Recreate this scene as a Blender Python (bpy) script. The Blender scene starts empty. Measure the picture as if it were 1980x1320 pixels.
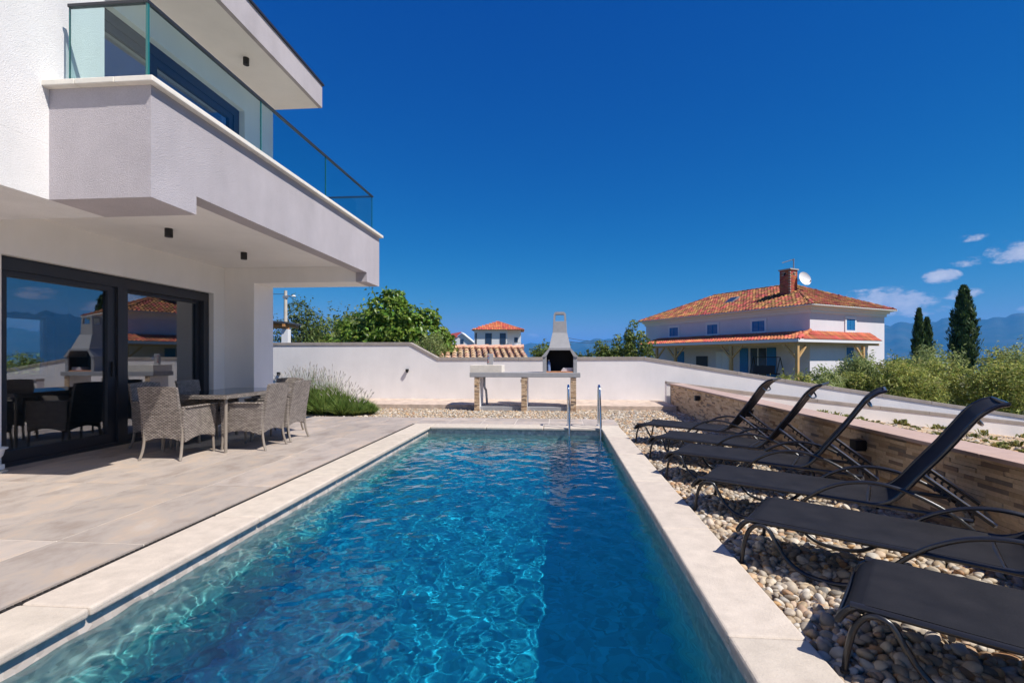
import bpy, bmesh, math, random
import numpy as np
from mathutils import Vector, Matrix

S = bpy.context.scene
COL = S.collection
R = math.radians

# ------------------------------------------------------------------ camera
CAM_H = 1.20
YAW = R(4.586)
cam = bpy.data.cameras.new('camera')
cam_o = bpy.data.objects.new('camera', cam)
COL.objects.link(cam_o)
cam_o.location = (0, 0, CAM_H)
cam_o.rotation_euler = (R(90), 0, YAW)
cam.sensor_width = 36.0
cam.lens = 17.0
cam.shift_x = -15 / 1980
cam.shift_y = 32 / 1980
cam.clip_start = 0.05
cam.clip_end = 90000
S.camera = cam_o

# ------------------------------------------------------------------ world
SUN_TO = Vector((1.676, -0.869, 2.52)).normalized()
SUN_EL = math.asin(SUN_TO.z)
SUN_AZ = math.atan2(SUN_TO.x, SUN_TO.y)          # clockwise from +Y
world = bpy.data.worlds.new('World')
S.world = world
world.use_nodes = True
wt = world.node_tree


def N(nt, t, **kw):
    n = nt.nodes.new(t)
    for k, v in kw.items():
        if k.startswith('_'):
            setattr(n, k[1:], v)
        else:
            key = k.replace('__', ' ')
            try:
                n.inputs[key].default_value = v
            except KeyError:
                n.inputs[int(k[1:])].default_value = v
    return n


def LK(nt, a, b):
    nt.links.new(a, b)


def MATH(nt, op, a, b=None, c=None, clamp=False):
    n = nt.nodes.new('ShaderNodeMath')
    n.operation = op
    n.use_clamp = clamp
    for i, v in enumerate((a, b, c)):
        if v is None:
            continue
        if isinstance(v, (int, float)):
            n.inputs[i].default_value = v
        else:
            nt.links.new(v, n.inputs[i])
    return n.outputs[0]


def build_world():
    nt = wt
    bg = nt.nodes['Background']
    sky = nt.nodes.new('ShaderNodeTexSky')
    sky.sky_type = 'NISHITA'
    sky.sun_disc = False
    sky.sun_elevation = SUN_EL
    sky.sun_rotation = SUN_AZ
    sky.altitude = 100
    sky.air_density = 1.0
    sky.dust_density = 0.15
    sky.ozone_density = 3.0
    hs = N(nt, 'ShaderNodeHueSaturation')
    hs.inputs['Saturation'].default_value = 1.35
    hs.inputs['Value'].default_value = 0.95
    LK(nt, sky.outputs[0], hs.inputs['Color'])
    # deep polarised blue: per-channel contrast of the same sky
    sp = N(nt, 'ShaderNodeSeparateColor')
    LK(nt, hs.outputs[0], sp.inputs[0])
    jn = N(nt, 'ShaderNodeCombineColor')
    LK(nt, MATH(nt, 'MULTIPLY', MATH(nt, 'POWER', sp.outputs[0], 2.2), .080), jn.inputs[0])
    LK(nt, MATH(nt, 'MULTIPLY', MATH(nt, 'POWER', sp.outputs[1], 1.1), .345), jn.inputs[1])
    LK(nt, MATH(nt, 'MULTIPLY', MATH(nt, 'POWER', sp.outputs[2], .52), 1.20), jn.inputs[2])
    # fair-weather clouds low over the hills on the sea side
    tc = N(nt, 'ShaderNodeTexCoord')
    sep = N(nt, 'ShaderNodeSeparateXYZ')
    LK(nt, tc.outputs['Generated'], sep.inputs[0])
    az = MATH(nt, 'ARCTAN2', sep.outputs[0], sep.outputs[1])
    el = MATH(nt, 'ARCSINE', sep.outputs[2])
    cmb = N(nt, 'ShaderNodeCombineXYZ')
    LK(nt, MATH(nt, 'MULTIPLY', az, 1.0), cmb.inputs[0])
    LK(nt, MATH(nt, 'MULTIPLY', el, 1.9), cmb.inputs[1])
    n1 = N(nt, 'ShaderNodeTexNoise', Scale=26.0, Detail=8.0, Roughness=0.62)
    LK(nt, cmb.outputs[0], n1.inputs['Vector'])
    # cloud groups: azimuth (deg from pool axis), elevation, half width, half height, amount
    blobs = [(33.0, 5.3, 3.6, 1.5, 1.0), (30.6, 5.9, 1.6, .8, .7), (28.0, 5.2, 1.3, .6, .65), (36.5, 7.2, 1.5, .8, .9), (41.5, 8.7, 2.4, 1.2, 1.0),
             (38.2, 8.3, 1.3, .5, .55), (37.8, 5.6, 1.7, .55, .6), (44.5, 6.7, 2.2, .7, .8), (34.5, 4.1, 2.2, .5, .6),
             (38.5, 10.3, 1.2, .4, .4), (36.8, 4.3, 1.4, .4, .5), (24.5, 5.4, .9, .35, .35), (18.5, 3.9, 1.0, .4, .5), (-3.2, 2.6, 1.0, .35, .5),
             (43.6, 5.3, 2.0, .8, 1.0), (46.8, 6.9, 2.4, .8, 1.0), (46.0, 4.6, 1.6, .5, .8), (49.4, 5.4, 1.9, .6, .9), (51.5, 7.3, 2.2, .8, 1.0), (42.3, 4.0, 1.2, .4, .7), (50, 10.5, 3.2, 1.2, .8), (56, 6.4, 3.0, .9, .9), (61, 12.5, 4.5, 1.8, 1.0), (66, 7.5, 4.0, 1.2, .9), (73, 15, 6, 2, .9),
             (77, 8.5, 4.5, 1.3, .9), (88, 11.5, 6, 1.8, 1.0), (99, 7.5, 6, 1.4, .9), (112, 12.5, 7, 2, .9), (135, 8, 8, 2, .9), (160, 11, 8, 2, .9)]
    acc = None
    for (a, e, w, h, s) in blobs:
        dx = MATH(nt, 'MULTIPLY', MATH(nt, 'SUBTRACT', az, R(a)), 1 / R(w))
        dy = MATH(nt, 'MULTIPLY', MATH(nt, 'SUBTRACT', el, R(e)), 1 / R(h))
        dd = MATH(nt, 'ADD', MATH(nt, 'MULTIPLY', dx, dx), MATH(nt, 'MULTIPLY', dy, dy))
        v = MATH(nt, 'MULTIPLY', MATH(nt, 'SUBTRACT', 1.0, dd), s, clamp=True)
        acc = v if acc is None else MATH(nt, 'MAXIMUM', acc, v)
    dens = MATH(nt, 'ADD', MATH(nt, 'MULTIPLY', acc, 0.70), MATH(nt, 'MULTIPLY', MATH(nt, 'SUBTRACT', n1.outputs[0], 0.5), 3.0))
    mr = N(nt, 'ShaderNodeMapRange', _interpolation_type='SMOOTHSTEP')
    LK(nt, dens, mr.inputs[0])
    mr.inputs[1].default_value = 0.0
    mr.inputs[2].default_value = 0.65
    gate = MATH(nt, 'MULTIPLY', acc, 4.0, clamp=True)
    mask = MATH(nt, 'MULTIPLY', MATH(nt, 'MULTIPLY', mr.outputs[0], gate), 0.85)
    cr = N(nt, 'ShaderNodeMapRange')
    LK(nt, n1.outputs[0], cr.inputs[0])
    cr.inputs[1].default_value = 0.4
    cr.inputs[2].default_value = 0.75
    cc = N(nt, 'ShaderNodeMix', _data_type='RGBA')
    LK(nt, cr.outputs[0], cc.inputs[0])
    cc.inputs[6].default_value = (3.0, 3.3, 4.3, 1)
    cc.inputs[7].default_value = (6.0, 5.6, 5.8, 1)
    mx = N(nt, 'ShaderNodeMix', _data_type='RGBA')
    LK(nt, mask, mx.inputs[0])
    LK(nt, jn.outputs[0], mx.inputs[6])
    LK(nt, cc.outputs[2], mx.inputs[7])
    LK(nt, mx.outputs[2], bg.inputs['Color'])
    bg.inputs['Strength'].default_value = 0.10


build_world()

# ------------------------------------------------------------------ sun
sun = bpy.data.lights.new('sun', 'SUN')
sun.energy = 4.2
sun.angle = R(0.5)
sun.color = (1.0, 0.95, 0.88)
sun.cycles.is_caustics_light = True
sun_o = bpy.data.objects.new('sun', sun)
COL.objects.link(sun_o)
sun_o.rotation_euler = (-SUN_TO).to_track_quat('-Z', 'Y').to_euler()
sun_o.location = (20, -10, 40)

# ------------------------------------------------------------------ exposure
S.view_settings.view_transform = 'Standard'
S.view_settings.look = 'None'
S.view_settings.exposure = 0.60
S.view_settings.gamma = 1.0
S.view_settings.use_curve_mapping = False
S.cycles.use_denoising = True
S.cycles.max_bounces = 10
S.cycles.diffuse_bounces = 6
S.cycles.glossy_bounces = 4
S.cycles.transmission_bounces = 8
S.cycles.transparent_max_bounces = 16
S.cycles.volume_bounces = 1
S.cycles.sample_clamp_indirect = 6.0
S.cycles.blur_glossy = 0.5


def loc(r, d, z=0.0):
    """lateral and forward metres along the camera's ground axes -> world"""
    return Vector((math.cos(YAW) * r - math.sin(YAW) * d, math.sin(YAW) * r + math.cos(YAW) * d, z))


# ================================================================== helpers
def tag(o, label=None, cat=None, group=None, kind=None):
    if label:
        o['label'] = label
    if cat:
        o['category'] = cat
    if group:
        o['group'] = group
    if kind:
        o['kind'] = kind
    return o


def empty(name, at=(0, 0, 0), rz=0.0, label=None, cat=None, group=None):
    o = bpy.data.objects.new(name, None)
    COL.objects.link(o)
    o.location = at
    o.rotation_euler = (0, 0, rz)
    o.empty_display_size = 0.2
    return tag(o, label, cat, group)


def attach(o, parent, wspace):
    """wspace: vertices are in world coordinates; cancel the parent chain's offset"""
    o.parent = parent
    if wspace:
        m = Matrix.Identity(4)
        chain = []
        p = parent
        while p is not None:
            chain.append(p)
            p = p.parent
        for p in reversed(chain):
            m = m @ p.matrix_parent_inverse @ p.matrix_basis
        o.matrix_parent_inverse = m.inverted()


def new_obj(name, me, mat, parent=None, wspace=False):
    if mat is not None and len(me.materials) == 0:
        me.materials.append(mat)
    o = bpy.data.objects.new(name, me)
    COL.objects.link(o)
    if parent is not None:
        attach(o, parent, wspace)
    return o


def bevel(o, w=0.008, seg=2):
    m = o.modifiers.new('bevel', 'BEVEL')
    m.width = w
    m.segments = seg
    m.limit_method = 'ANGLE'
    m.angle_limit = R(40)
    return o


class MB:
    def __init__(self):
        self.v = []
        self.f = []

    def box(self, x0, x1, y0, y1, z0, z1):
        i = len(self.v)
        self.v += [(x0, y0, z0), (x1, y0, z0), (x1, y1, z0), (x0, y1, z0), (x0, y0, z1), (x1, y0, z1), (x1, y1, z1), (x0, y1, z1)]
        self.f += [(i, i + 3, i + 2, i + 1), (i + 4, i + 5, i + 6, i + 7), (i, i + 1, i + 5, i + 4), (i + 1, i + 2, i + 6, i + 5), (i + 2, i + 3, i + 7, i + 6), (i + 3, i, i + 4, i + 7)]
        return self

    def bar(self, a, b, w, h, up=(0, 0, 1)):
        """rectangular bar from a to b, w across, h along up"""
        a, b = Vector(a), Vector(b)
        d = (b - a).normalized()
        u = Vector(up)
        s = d.cross(u)
        if s.length < 1e-5:
            s = d.cross(Vector((1, 0, 0)))
        s.normalize()
        u = s.cross(d).normalized()
        i = len(self.v)
        for p in (a, b):
            for (cs, cu) in ((-1, -1), (1, -1), (1, 1), (-1, 1)):
                self.v.append(tuple(p + s * (w / 2 * cs) + u * (h / 2 * cu)))
        self.f += [(i, i + 1, i + 2, i + 3), (i + 4, i + 7, i + 6, i + 5), (i, i + 4, i + 5, i + 1), (i + 1, i + 5, i + 6, i + 2), (i + 2, i + 6, i + 7, i + 3), (i + 3, i + 7, i + 4, i)]
        return self

    def prism(self, poly, off):
        """poly: list of 3d points (planar), extruded by vector off"""
        i = len(self.v)
        n = len(poly)
        o = Vector(off)
        self.v += [tuple(p) for p in poly] + [tuple(Vector(p) + o) for p in poly]
        self.f.append(tuple(range(i + n - 1, i - 1, -1)))
        self.f.append(tuple(range(i + n, i + 2 * n)))
        for k in range(n):
            k2 = (k + 1) % n
            self.f.append((i + k, i + k2, i + n + k2, i + n + k))
        return self

    def tube(self, pts, rad, n=8, cap=True, smooth_steps=0):
        P = [Vector(p) for p in pts]
        if smooth_steps:
            P = catmull(P, smooth_steps)
        rads = rad if isinstance(rad, (list, tuple)) else None
        m = len(P)
        i0 = len(self.v)
        prev = None
        for k, p in enumerate(P):
            t = (P[min(k + 1, m - 1)] - P[max(k - 1, 0)])
            if t.length < 1e-9:
                t = Vector((0, 0, 1))
            t.normalize()
            if prev is None:
                a = Vector((0, 0, 1)) if abs(t.z) < 0.9 else Vector((1, 0, 0))
                s = t.cross(a).normalized()
            else:
                s = (prev - t * prev.dot(t))
                if s.length < 1e-6:
                    s = t.orthogonal()
                s.normalize()
            prev = s
            u = t.cross(s)
            if rads:
                q = k / (m - 1) * (len(rads) - 1)
                j = min(int(q), len(rads) - 2)
                r = rads[j] + (rads[j + 1] - rads[j]) * (q - j)
            else:
                r = rad
            for a in range(n):
                an = 2 * math.pi * a / n
                self.v.append(tuple(p + s * (r * math.cos(an)) + u * (r * math.sin(an))))
        for k in range(m - 1):
            for a in range(n):
                a2 = (a + 1) % n
                b = i0 + k * n
                self.f.append((b + a, b + a2, b + n + a2, b + n + a))
        if cap:
            self.f.append(tuple(i0 + a for a in range(n - 1, -1, -1)))
            self.f.append(tuple(i0 + (m - 1) * n + a for a in range(n)))
        return self

    def lathe(self, prof, c=(0, 0, 0), n=20):
        i0 = len(self.v)
        for (r, z) in prof:
            for a in range(n):
                an = 2 * math.pi * a / n
                self.v.append((c[0] + r * math.cos(an), c[1] + r * math.sin(an), c[2] + z))
        for k in range(len(prof) - 1):
            for a in range(n):
                a2 = (a + 1) % n
                b = i0 + k * n
                self.f.append((b + a, b + a2, b + n + a2, b + n + a))
        self.f.append(tuple(i0 + a for a in range(n - 1, -1, -1)))
        self.f.append(tuple(i0 + (len(prof) - 1) * n + a for a in range(n)))
        return self

    def mesh(self, name, smooth=False):
        me = bpy.data.meshes.new(name)
        me.from_pydata(self.v, [], self.f)
        if smooth:
            me.shade_smooth()
        me.update()
        return me

    def build(self, name, mat, parent=None, smooth=False, w=False, bv=0):
        me = self.mesh(name, smooth)
        o = new_obj(name, me, mat, parent, w)
        if smooth:
            try:
                me.set_sharp_from_angle(angle=R(45))
            except Exception:
                pass
        if bv:
            bevel(o, bv)
        return o


def catmull(P, steps):
    out = []
    n = len(P)
    for i in range(n - 1):
        p0, p1, p2, p3 = P[max(i - 1, 0)], P[i], P[i + 1], P[min(i + 2, n - 1)]
        for s in range(steps):
            t = s / steps
            out.append(0.5 * ((2 * p1) + (p2 - p0) * t + (2 * p0 - 5 * p1 + 4 * p2 - p3) * t * t + (3 * p1 - p0 - 3 * p2 + p3) * t ** 3))
    out.append(P[-1])
    return out


def np_mesh(name, V, F, smooth=False):
    """V (n,3), F (m,k) arrays with constant k"""
    me = bpy.data.meshes.new(name)
    V = np.asarray(V, dtype=np.float32)
    F = np.asarray(F, dtype=np.int32)
    m, k = F.shape
    me.vertices.add(len(V))
    me.vertices.foreach_set('co', V.ravel())
    me.loops.add(m * k)
    me.loops.foreach_set('vertex_index', F.ravel())
    me.polygons.add(m)
    me.polygons.foreach_set('loop_start', np.arange(0, m * k, k, dtype=np.int32))
    me.update(calc_edges=True)
    if smooth:
        me.shade_smooth()
    return me


def copy_tree(o, parent=None):
    c = o.copy()
    COL.objects.link(c)
    if parent is not None:
        c.parent = parent
        c.matrix_parent_inverse = o.matrix_parent_inverse
    for ch in list(o.children):
        copy_tree(ch, c)
    return c


# ================================================================== materials
def pmat(name, col, rough=0.7, speck=0.0, sscale=120.0, streak=0.0, metal=0.0, spec=0.5, var=0.0, vscale=8.0, bump=0.0, bscale=60.0, bdist=0.01, isl=0.0, objr=0.0, col2=None, detail=5.0, stretch=None):
    """principled material with world-space noise colour variation and bump"""
    m = bpy.data.materials.new(name)
    m.use_nodes = True
    nt = m.node_tree
    b = nt.nodes['Principled BSDF']
    b.inputs['Roughness'].default_value = rough
    b.inputs['Metallic'].default_value = metal
    b.inputs['Specular IOR Level'].default_value = spec
    b.inputs['Base Color'].default_value = (*col, 1)
    tc = N(nt, 'ShaderNodeTexCoord')
    geo = N(nt, 'ShaderNodeNewGeometry')
    src = geo.outputs['Position']
    if stretch:
        mp = N(nt, 'ShaderNodeMapping')
        mp.inputs['Scale'].default_value = stretch
        LK(nt, src, mp.inputs[0])
        srcv = mp.outputs[0]
    else:
        srcv = src
    out = None
    if var > 0 or col2:
        n = N(nt, 'ShaderNodeTexNoise', Scale=vscale, Detail=detail, Roughness=0.6)
        LK(nt, srcv, n.inputs['Vector'])
        mr = N(nt, 'ShaderNodeMapRange')
        LK(nt, n.outputs[0], mr.inputs[0])
        mr.inputs[1].default_value = 0.3
        mr.inputs[2].default_value = 0.7
        mx = N(nt, 'ShaderNodeMix', _data_type='RGBA')
        LK(nt, mr.outputs[0], mx.inputs[0])
        if col2:
            c1, c2 = col, col2
        else:
            c1 = tuple(max(0, c * (1 - var)) for c in col)
            c2 = tuple(min(1, c * (1 + var)) for c in col)
        mx.inputs[6].default_value = (*c1, 1)
        mx.inputs[7].default_value = (*c2, 1)
        out = mx.outputs[2]
    if isl > 0 or objr > 0:
        if isl > 0:
            rnd = geo.outputs['Random Per Island']
            amt = isl
        else:
            oi = N(nt, 'ShaderNodeObjectInfo')
            rnd = oi.outputs['Random']
            amt = objr
        hv = N(nt, 'ShaderNodeHueSaturation')
        if out is not None:
            LK(nt, out, hv.inputs['Color'])
        else:
            hv.inputs['Color'].default_value = (*col, 1)
        LK(nt, MATH(nt, 'ADD', MATH(nt, 'MULTIPLY', rnd, 2 * amt), 1 - amt), hv.inputs['Value'])
        rr = MATH(nt, 'FRACT', MATH(nt, 'MULTIPLY', rnd, 17.31))
        LK(nt, MATH(nt, 'ADD', MATH(nt, 'MULTIPLY', rr, 0.05 * amt / 0.3), 0.5 - 0.025 * amt / 0.3), hv.inputs['Hue'])
        out = hv.outputs[0]
    if streak > 0:
        # rain streaks and patchy trowelling
        mp4 = N(nt, 'ShaderNodeMapping')
        mp4.inputs['Scale'].default_value = (3.1, 3.1, .55)
        LK(nt, src, mp4.inputs[0])
        n4 = N(nt, 'ShaderNodeTexNoise', Scale=1.0, Detail=7.0, Roughness=0.65)
        LK(nt, mp4.outputs[0], n4.inputs['Vector'])
        n5 = N(nt, 'ShaderNodeTexNoise', Scale=.9, Detail=4.0, Roughness=0.55)
        LK(nt, src, n5.inputs['Vector'])
        hv3 = N(nt, 'ShaderNodeHueSaturation')
        if out is not None:
            LK(nt, out, hv3.inputs['Color'])
        else:
            hv3.inputs['Color'].default_value = (*col, 1)
        LK(nt, MATH(nt, 'ADD', MATH(nt, 'MULTIPLY', MATH(nt, 'ADD', n4.outputs[0], n5.outputs[0]), 2 * streak), 1.0 - 2 * streak), hv3.inputs['Value'])
        out = hv3.outputs[0]
    if speck > 0:  # on stucco, the grain's self-shadow put into the colour as random speckle
        n3 = N(nt, 'ShaderNodeTexNoise', Scale=sscale, Detail=3.0, Roughness=0.6)
        LK(nt, src, n3.inputs['Vector'])
        hv2 = N(nt, 'ShaderNodeHueSaturation')
        if out is not None:
            LK(nt, out, hv2.inputs['Color'])
        else:
            hv2.inputs['Color'].default_value = (*col, 1)
        LK(nt, MATH(nt, 'ADD', MATH(nt, 'MULTIPLY', MATH(nt, 'SUBTRACT', n3.outputs[0], .5), 5 * speck), 1.0), hv2.inputs['Value'])
        out = hv2.outputs[0]
    if out is not None:
        LK(nt, out, b.inputs['Base Color'])
    if bump > 0:
        n2 = N(nt, 'ShaderNodeTexNoise', Scale=bscale, Detail=6.0, Roughness=0.65)
        LK(nt, srcv, n2.inputs['Vector'])
        bp = N(nt, 'ShaderNodeBump', Strength=bump, Distance=bdist)
        LK(nt, n2.outputs[0], bp.inputs['Height'])
        LK(nt, bp.outputs[0], b.inputs['Normal'])
    return m


def leaf_mat(name, col, var=0.35, trans=0.35, rough=0.45, hue=0.06, col2=None):
    m = bpy.data.materials.new(name)
    m.use_nodes = True
    nt = m.node_tree
    b = nt.nodes['Principled BSDF']
    b.inputs['Roughness'].default_value = rough
    b.inputs['Specular IOR Level'].default_value = 0.35
    geo = N(nt, 'ShaderNodeNewGeometry')
    rnd = geo.outputs['Random Per Island']
    mx0 = N(nt, 'ShaderNodeMix', _data_type='RGBA')
    LK(nt, MATH(nt, 'FRACT', MATH(nt, 'MULTIPLY', rnd, 7.77)), mx0.inputs[0])
    mx0.inputs[6].default_value = (*col, 1)
    mx0.inputs[7].default_value = (*(col2 or tuple(c * 1.5 for c in col)), 1)
    hv = N(nt, 'ShaderNodeHueSaturation')
    LK(nt, mx0.outputs[2], hv.inputs['Color'])
    LK(nt, MATH(nt, 'ADD', MATH(nt, 'MULTIPLY', rnd, 2 * var), 1 - var), hv.inputs['Value'])
    rr = MATH(nt, 'FRACT', MATH(nt, 'MULTIPLY', rnd, 13.7))
    LK(nt, MATH(nt, 'ADD', MATH(nt, 'MULTIPLY', rr, hue), 0.5 - hue / 2), hv.inputs['Hue'])
    LK(nt, hv.outputs[0], b.inputs['Base Color'])
    tr = N(nt, 'ShaderNodeBsdfTranslucent')
    LK(nt, hv.outputs[0], tr.inputs['Color'])
    mx = N(nt, 'ShaderNodeMixShader', Fac=trans)
    LK(nt, b.outputs[0], mx.inputs[1])
    LK(nt, tr.outputs[0], mx.inputs[2])
    LK(nt, mx.outputs[0], nt.nodes['Material Output'].inputs['Surface'])
    return m


def glass_mat(name, tint, ior=1.5, rough=0.0):
    """flat pane: passes light straight on, mirrors by Fresnel"""
    m = bpy.data.materials.new(name)
    m.use_nodes = True
    nt = m.node_tree
    nt.nodes.remove(nt.nodes['Principled BSDF'])
    t = N(nt, 'ShaderNodeBsdfTransparent')
    t.inputs['Color'].default_value = (*tint, 1)
    g = N(nt, 'ShaderNodeBsdfGlossy')
    g.inputs['Roughness'].default_value = rough
    g.inputs['Color'].default_value = (0.95, 0.97, 1, 1)
    fr = N(nt, 'ShaderNodeFresnel', IOR=ior)
    geo = N(nt, 'ShaderNodeNewGeometry')     # the pane does not bend rays, so both faces mirror alike
    LK(nt, MATH(nt, 'ADD', MATH(nt, 'MULTIPLY', geo.outputs['Backfacing'], 1 / ior - ior), ior), fr.inputs['IOR'])
    mx = N(nt, 'ShaderNodeMixShader')
    LK(nt, fr.outputs[0], mx.inputs[0])
    LK(nt, t.outputs[0], mx.inputs[1])
    LK(nt, g.outputs[0], mx.inputs[2])
    LK(nt, mx.outputs[0], nt.nodes['Material Output'].inputs['Surface'])
    return m


M = {}
M['stucco_white'] = pmat('stucco_white', (.78, .76, .745), .9, spec=.2, var=.05, vscale=2.0, bump=.7, bscale=120, bdist=.012, speck=.06, sscale=130, streak=.10)
M['stucco_grey'] = pmat('stucco_grey', (.485, .445, .462), .9, spec=.2, var=.06, vscale=2, bump=.8, bscale=120, bdist=.012, speck=.09, sscale=130, streak=.13)
M['plaster'] = pmat('plaster', (.89, .86, .825), .85, streak=.06, spec=.2, var=.03, vscale=1.2, bump=.12, bscale=40)
M['wall_plaster'] = pmat('wall_plaster', (.82, .785, .76), .9, streak=.08, spec=.2, var=.05, vscale=1.1, bump=.25, bscale=30, bdist=.006)
M['cap_stone'] = pmat('cap_stone', (.36, .315, .28), .8, streak=.2, spec=.3, var=.12, vscale=6, bump=.2, bscale=40, objr=.08)
M['sill_stone'] = pmat('sill_stone', (.80, .75, .66), .7, var=.06, vscale=10, bump=.1, bscale=60, objr=.05)
M['coping'] = pmat('coping', (.56, .485, .405), .75, speck=.05, sscale=160, spec=.3, var=.11, vscale=9, bump=.6, bscale=70, bdist=.006, objr=.05)
M['anthracite'] = pmat('anthracite', (.028, .030, .038), .38, spec=.5)
M['blue_frame'] = pmat('blue_frame', (.016, .024, .045), .35)
M['black'] = pmat('black', (.012, .012, .014), .45)
M['rubber'] = pmat('rubber', (.02, .02, .02), .8)
M['steel'] = pmat('steel', (.75, .76, .78), .13, metal=1.0)
M['pebble_base'] = pmat('pebble_base', (.30, .26, .22), .95, var=.4, vscale=60, bump=.8, bscale=50, bdist=.02)
M['concrete'] = pmat('concrete', (.47, .42, .37), .9, var=.2, vscale=9, bump=.5, bscale=40, bdist=.01)
M['earth_strip'] = pmat('earth_strip', (.56, .44, .35), .95, var=.25, vscale=5, bump=.6, bscale=60, bdist=.01)
M['cap_brown'] = pmat('cap_brown', (.47, .335, .275), .75, var=.08, vscale=9, bump=.15, bscale=50, objr=.06)
M['mortar'] = pmat('mortar', (.42, .34, .27), .95, var=.1, vscale=20)
M['drain'] = pmat('drain', (.022, .02, .02), .7, spec=.2)
M['kitchen_concrete'] = pmat('kitchen_concrete', (.36, .355, .36), .8, var=.07, vscale=10, bump=.15, bscale=70)
M['sink_stone'] = pmat('sink_stone', (.72, .66, .57), .8, var=.08, vscale=12, bump=.25, bscale=80)
M['soot'] = pmat('soot', (.015, .014, .016), .9)
M['firebrick'] = pmat('firebrick', (.62, .27, .13), .9, var=.2, vscale=20)
M['lilac_wall'] = pmat('lilac_wall', (.72, .685, .71), .9, streak=.05, spec=.2, var=.03, vscale=1)
M['cream_trim'] = pmat('cream_trim', (.80, .78, .74), .8)
M['blue_paint'] = pmat('blue_paint', (.012, .19, .46), .5, var=.1, vscale=6)
M['terracotta'] = pmat('terracotta', (.33, .115, .05), .85, isl=.5, var=.25, vscale=1.3)
M['terracotta_new'] = pmat('terracotta_new', (.56, .155, .075), .8, isl=.28, var=.1, vscale=2)
M['terracotta_pale'] = pmat('terracotta_pale', (.62, .40, .24), .85, objr=.28, var=.25, vscale=6)
M['brick_red'] = pmat('brick_red', (.42, .10, .05), .9, isl=.3, var=.15, vscale=12)
M['wood'] = pmat('wood', (.58, .36, .15), .65, var=.2, vscale=4, stretch=(6, 6, 1), bump=.1, bscale=20)
M['wood_orange'] = pmat('wood_orange', (.55, .26, .09), .6, var=.15, vscale=8)
M['dish_white'] = pmat('dish_white', (.78, .77, .75), .5)
M['metal_grey'] = pmat('metal_grey', (.35, .36, .38), .5, metal=.5)
M['slate'] = pmat('slate', (.05, .055, .07), .6)
M['pole_concrete'] = pmat('pole_concrete', (.55, .49, .42), .9, var=.1, vscale=3)
M['cable'] = pmat('cable', (.03, .03, .035), .6)
M['bark'] = pmat('bark', (.16, .12, .09), .95, var=.3, vscale=14, bump=.8, bscale=30, bdist=.02)
M['white_paint'] = pmat('white_paint', (.78, .78, .78), .6)
M['window_dark'] = pmat('window_dark', (.03, .05, .09), .12, spec=.8)
M['lamp_lens'] = pmat('lamp_lens', (.5, .5, .48), .2)
M['room_wall'] = pmat('room_wall', (.42, .41, .40), .9)
M['room_floor'] = pmat('room_floor', (.22, .19, .17), .4)
M['blue_plastic'] = pmat('blue_plastic', (.18, .28, .50), .4)
M['plate_white'] = pmat('plate_white', (.7, .7, .72), .3)
M['clay'] = pmat('clay', (.5, .2, .1), .8)
M['window_glass'] = glass_mat('window_glass', (.66, .68, .70), 2.75)
M['rail_glass'] = glass_mat('rail_glass', (.82, .93, .925), 1.38)
M['glass_edge'] = pmat('glass_edge', (.02, .16, .15), .2, spec=.8)
M['table_glass'] = glass_mat('table_glass', (.25, .27, .30), 1.55)


def tile_material():
    m = bpy.data.materials.new('terrace_tile')
    m.use_nodes = True
    nt = m.node_tree
    b = nt.nodes['Principled BSDF']
    geo = N(nt, 'ShaderNodeNewGeometry')
    oi = N(nt, 'ShaderNodeObjectInfo')
    off = N(nt, 'ShaderNodeVectorMath', _operation='SCALE')
    LK(nt, oi.outputs['Location'], off.inputs[0])
    off.inputs['Scale'].default_value = 3.7
    add = N(nt, 'ShaderNodeVectorMath', _operation='ADD')
    LK(nt, geo.outputs['Position'], add.inputs[0])
    LK(nt, off.outputs[0], add.inputs[1])
    mp = N(nt, 'ShaderNodeMapping')
    mp.inputs['Scale'].default_value = (1.9, 1.15, 1)
    mp.inputs['Rotation'].default_value = (0, 0, R(12))
    LK(nt, add.outputs[0], mp.inputs[0])
    n1 = N(nt, 'ShaderNodeTexNoise', Scale=1.7, Detail=9.0, Roughness=.68, Distortion=.25)
    LK(nt, mp.outputs[0], n1.inputs['Vector'])
    cr = N(nt, 'ShaderNodeValToRGB')
    LK(nt, n1.outputs[0], cr.inputs[0])
    e = cr.color_ramp.elements
    e[0].position = .30
    e[0].color = (.31, .232, .180, 1)
    e[1].position = .72
    e[1].color = (.54, .46, .395, 1)
    x = cr.color_ramp.elements.new(.5)
    x.color = (.44, .365, .31, 1)
    x = cr.color_ramp.elements.new(.60)
    x.color = (.50, .375, .275, 1)
    hv = N(nt, 'ShaderNodeHueSaturation')
    LK(nt, cr.outputs[0], hv.inputs['Color'])
    LK(nt, MATH(nt, 'ADD', MATH(nt, 'MULTIPLY', oi.outputs['Random'], .24), .84), hv.inputs['Value'])
    hv.inputs['Saturation'].default_value = .8
    LK(nt, hv.outputs[0], b.inputs['Base Color'])
    b.inputs['Roughness'].default_value = .55
    b.inputs['Specular IOR Level'].default_value = .35
    n2 = N(nt, 'ShaderNodeTexNoise', Scale=40.0, Detail=6.0)
    LK(nt, geo.outputs['Position'], n2.inputs['Vector'])
    bp = N(nt, 'ShaderNodeBump', Strength=.12, Distance=.004)
    LK(nt, n2.outputs[0], bp.inputs['Height'])
    LK(nt, bp.outputs[0], b.inputs['Normal'])
    return m


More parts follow.
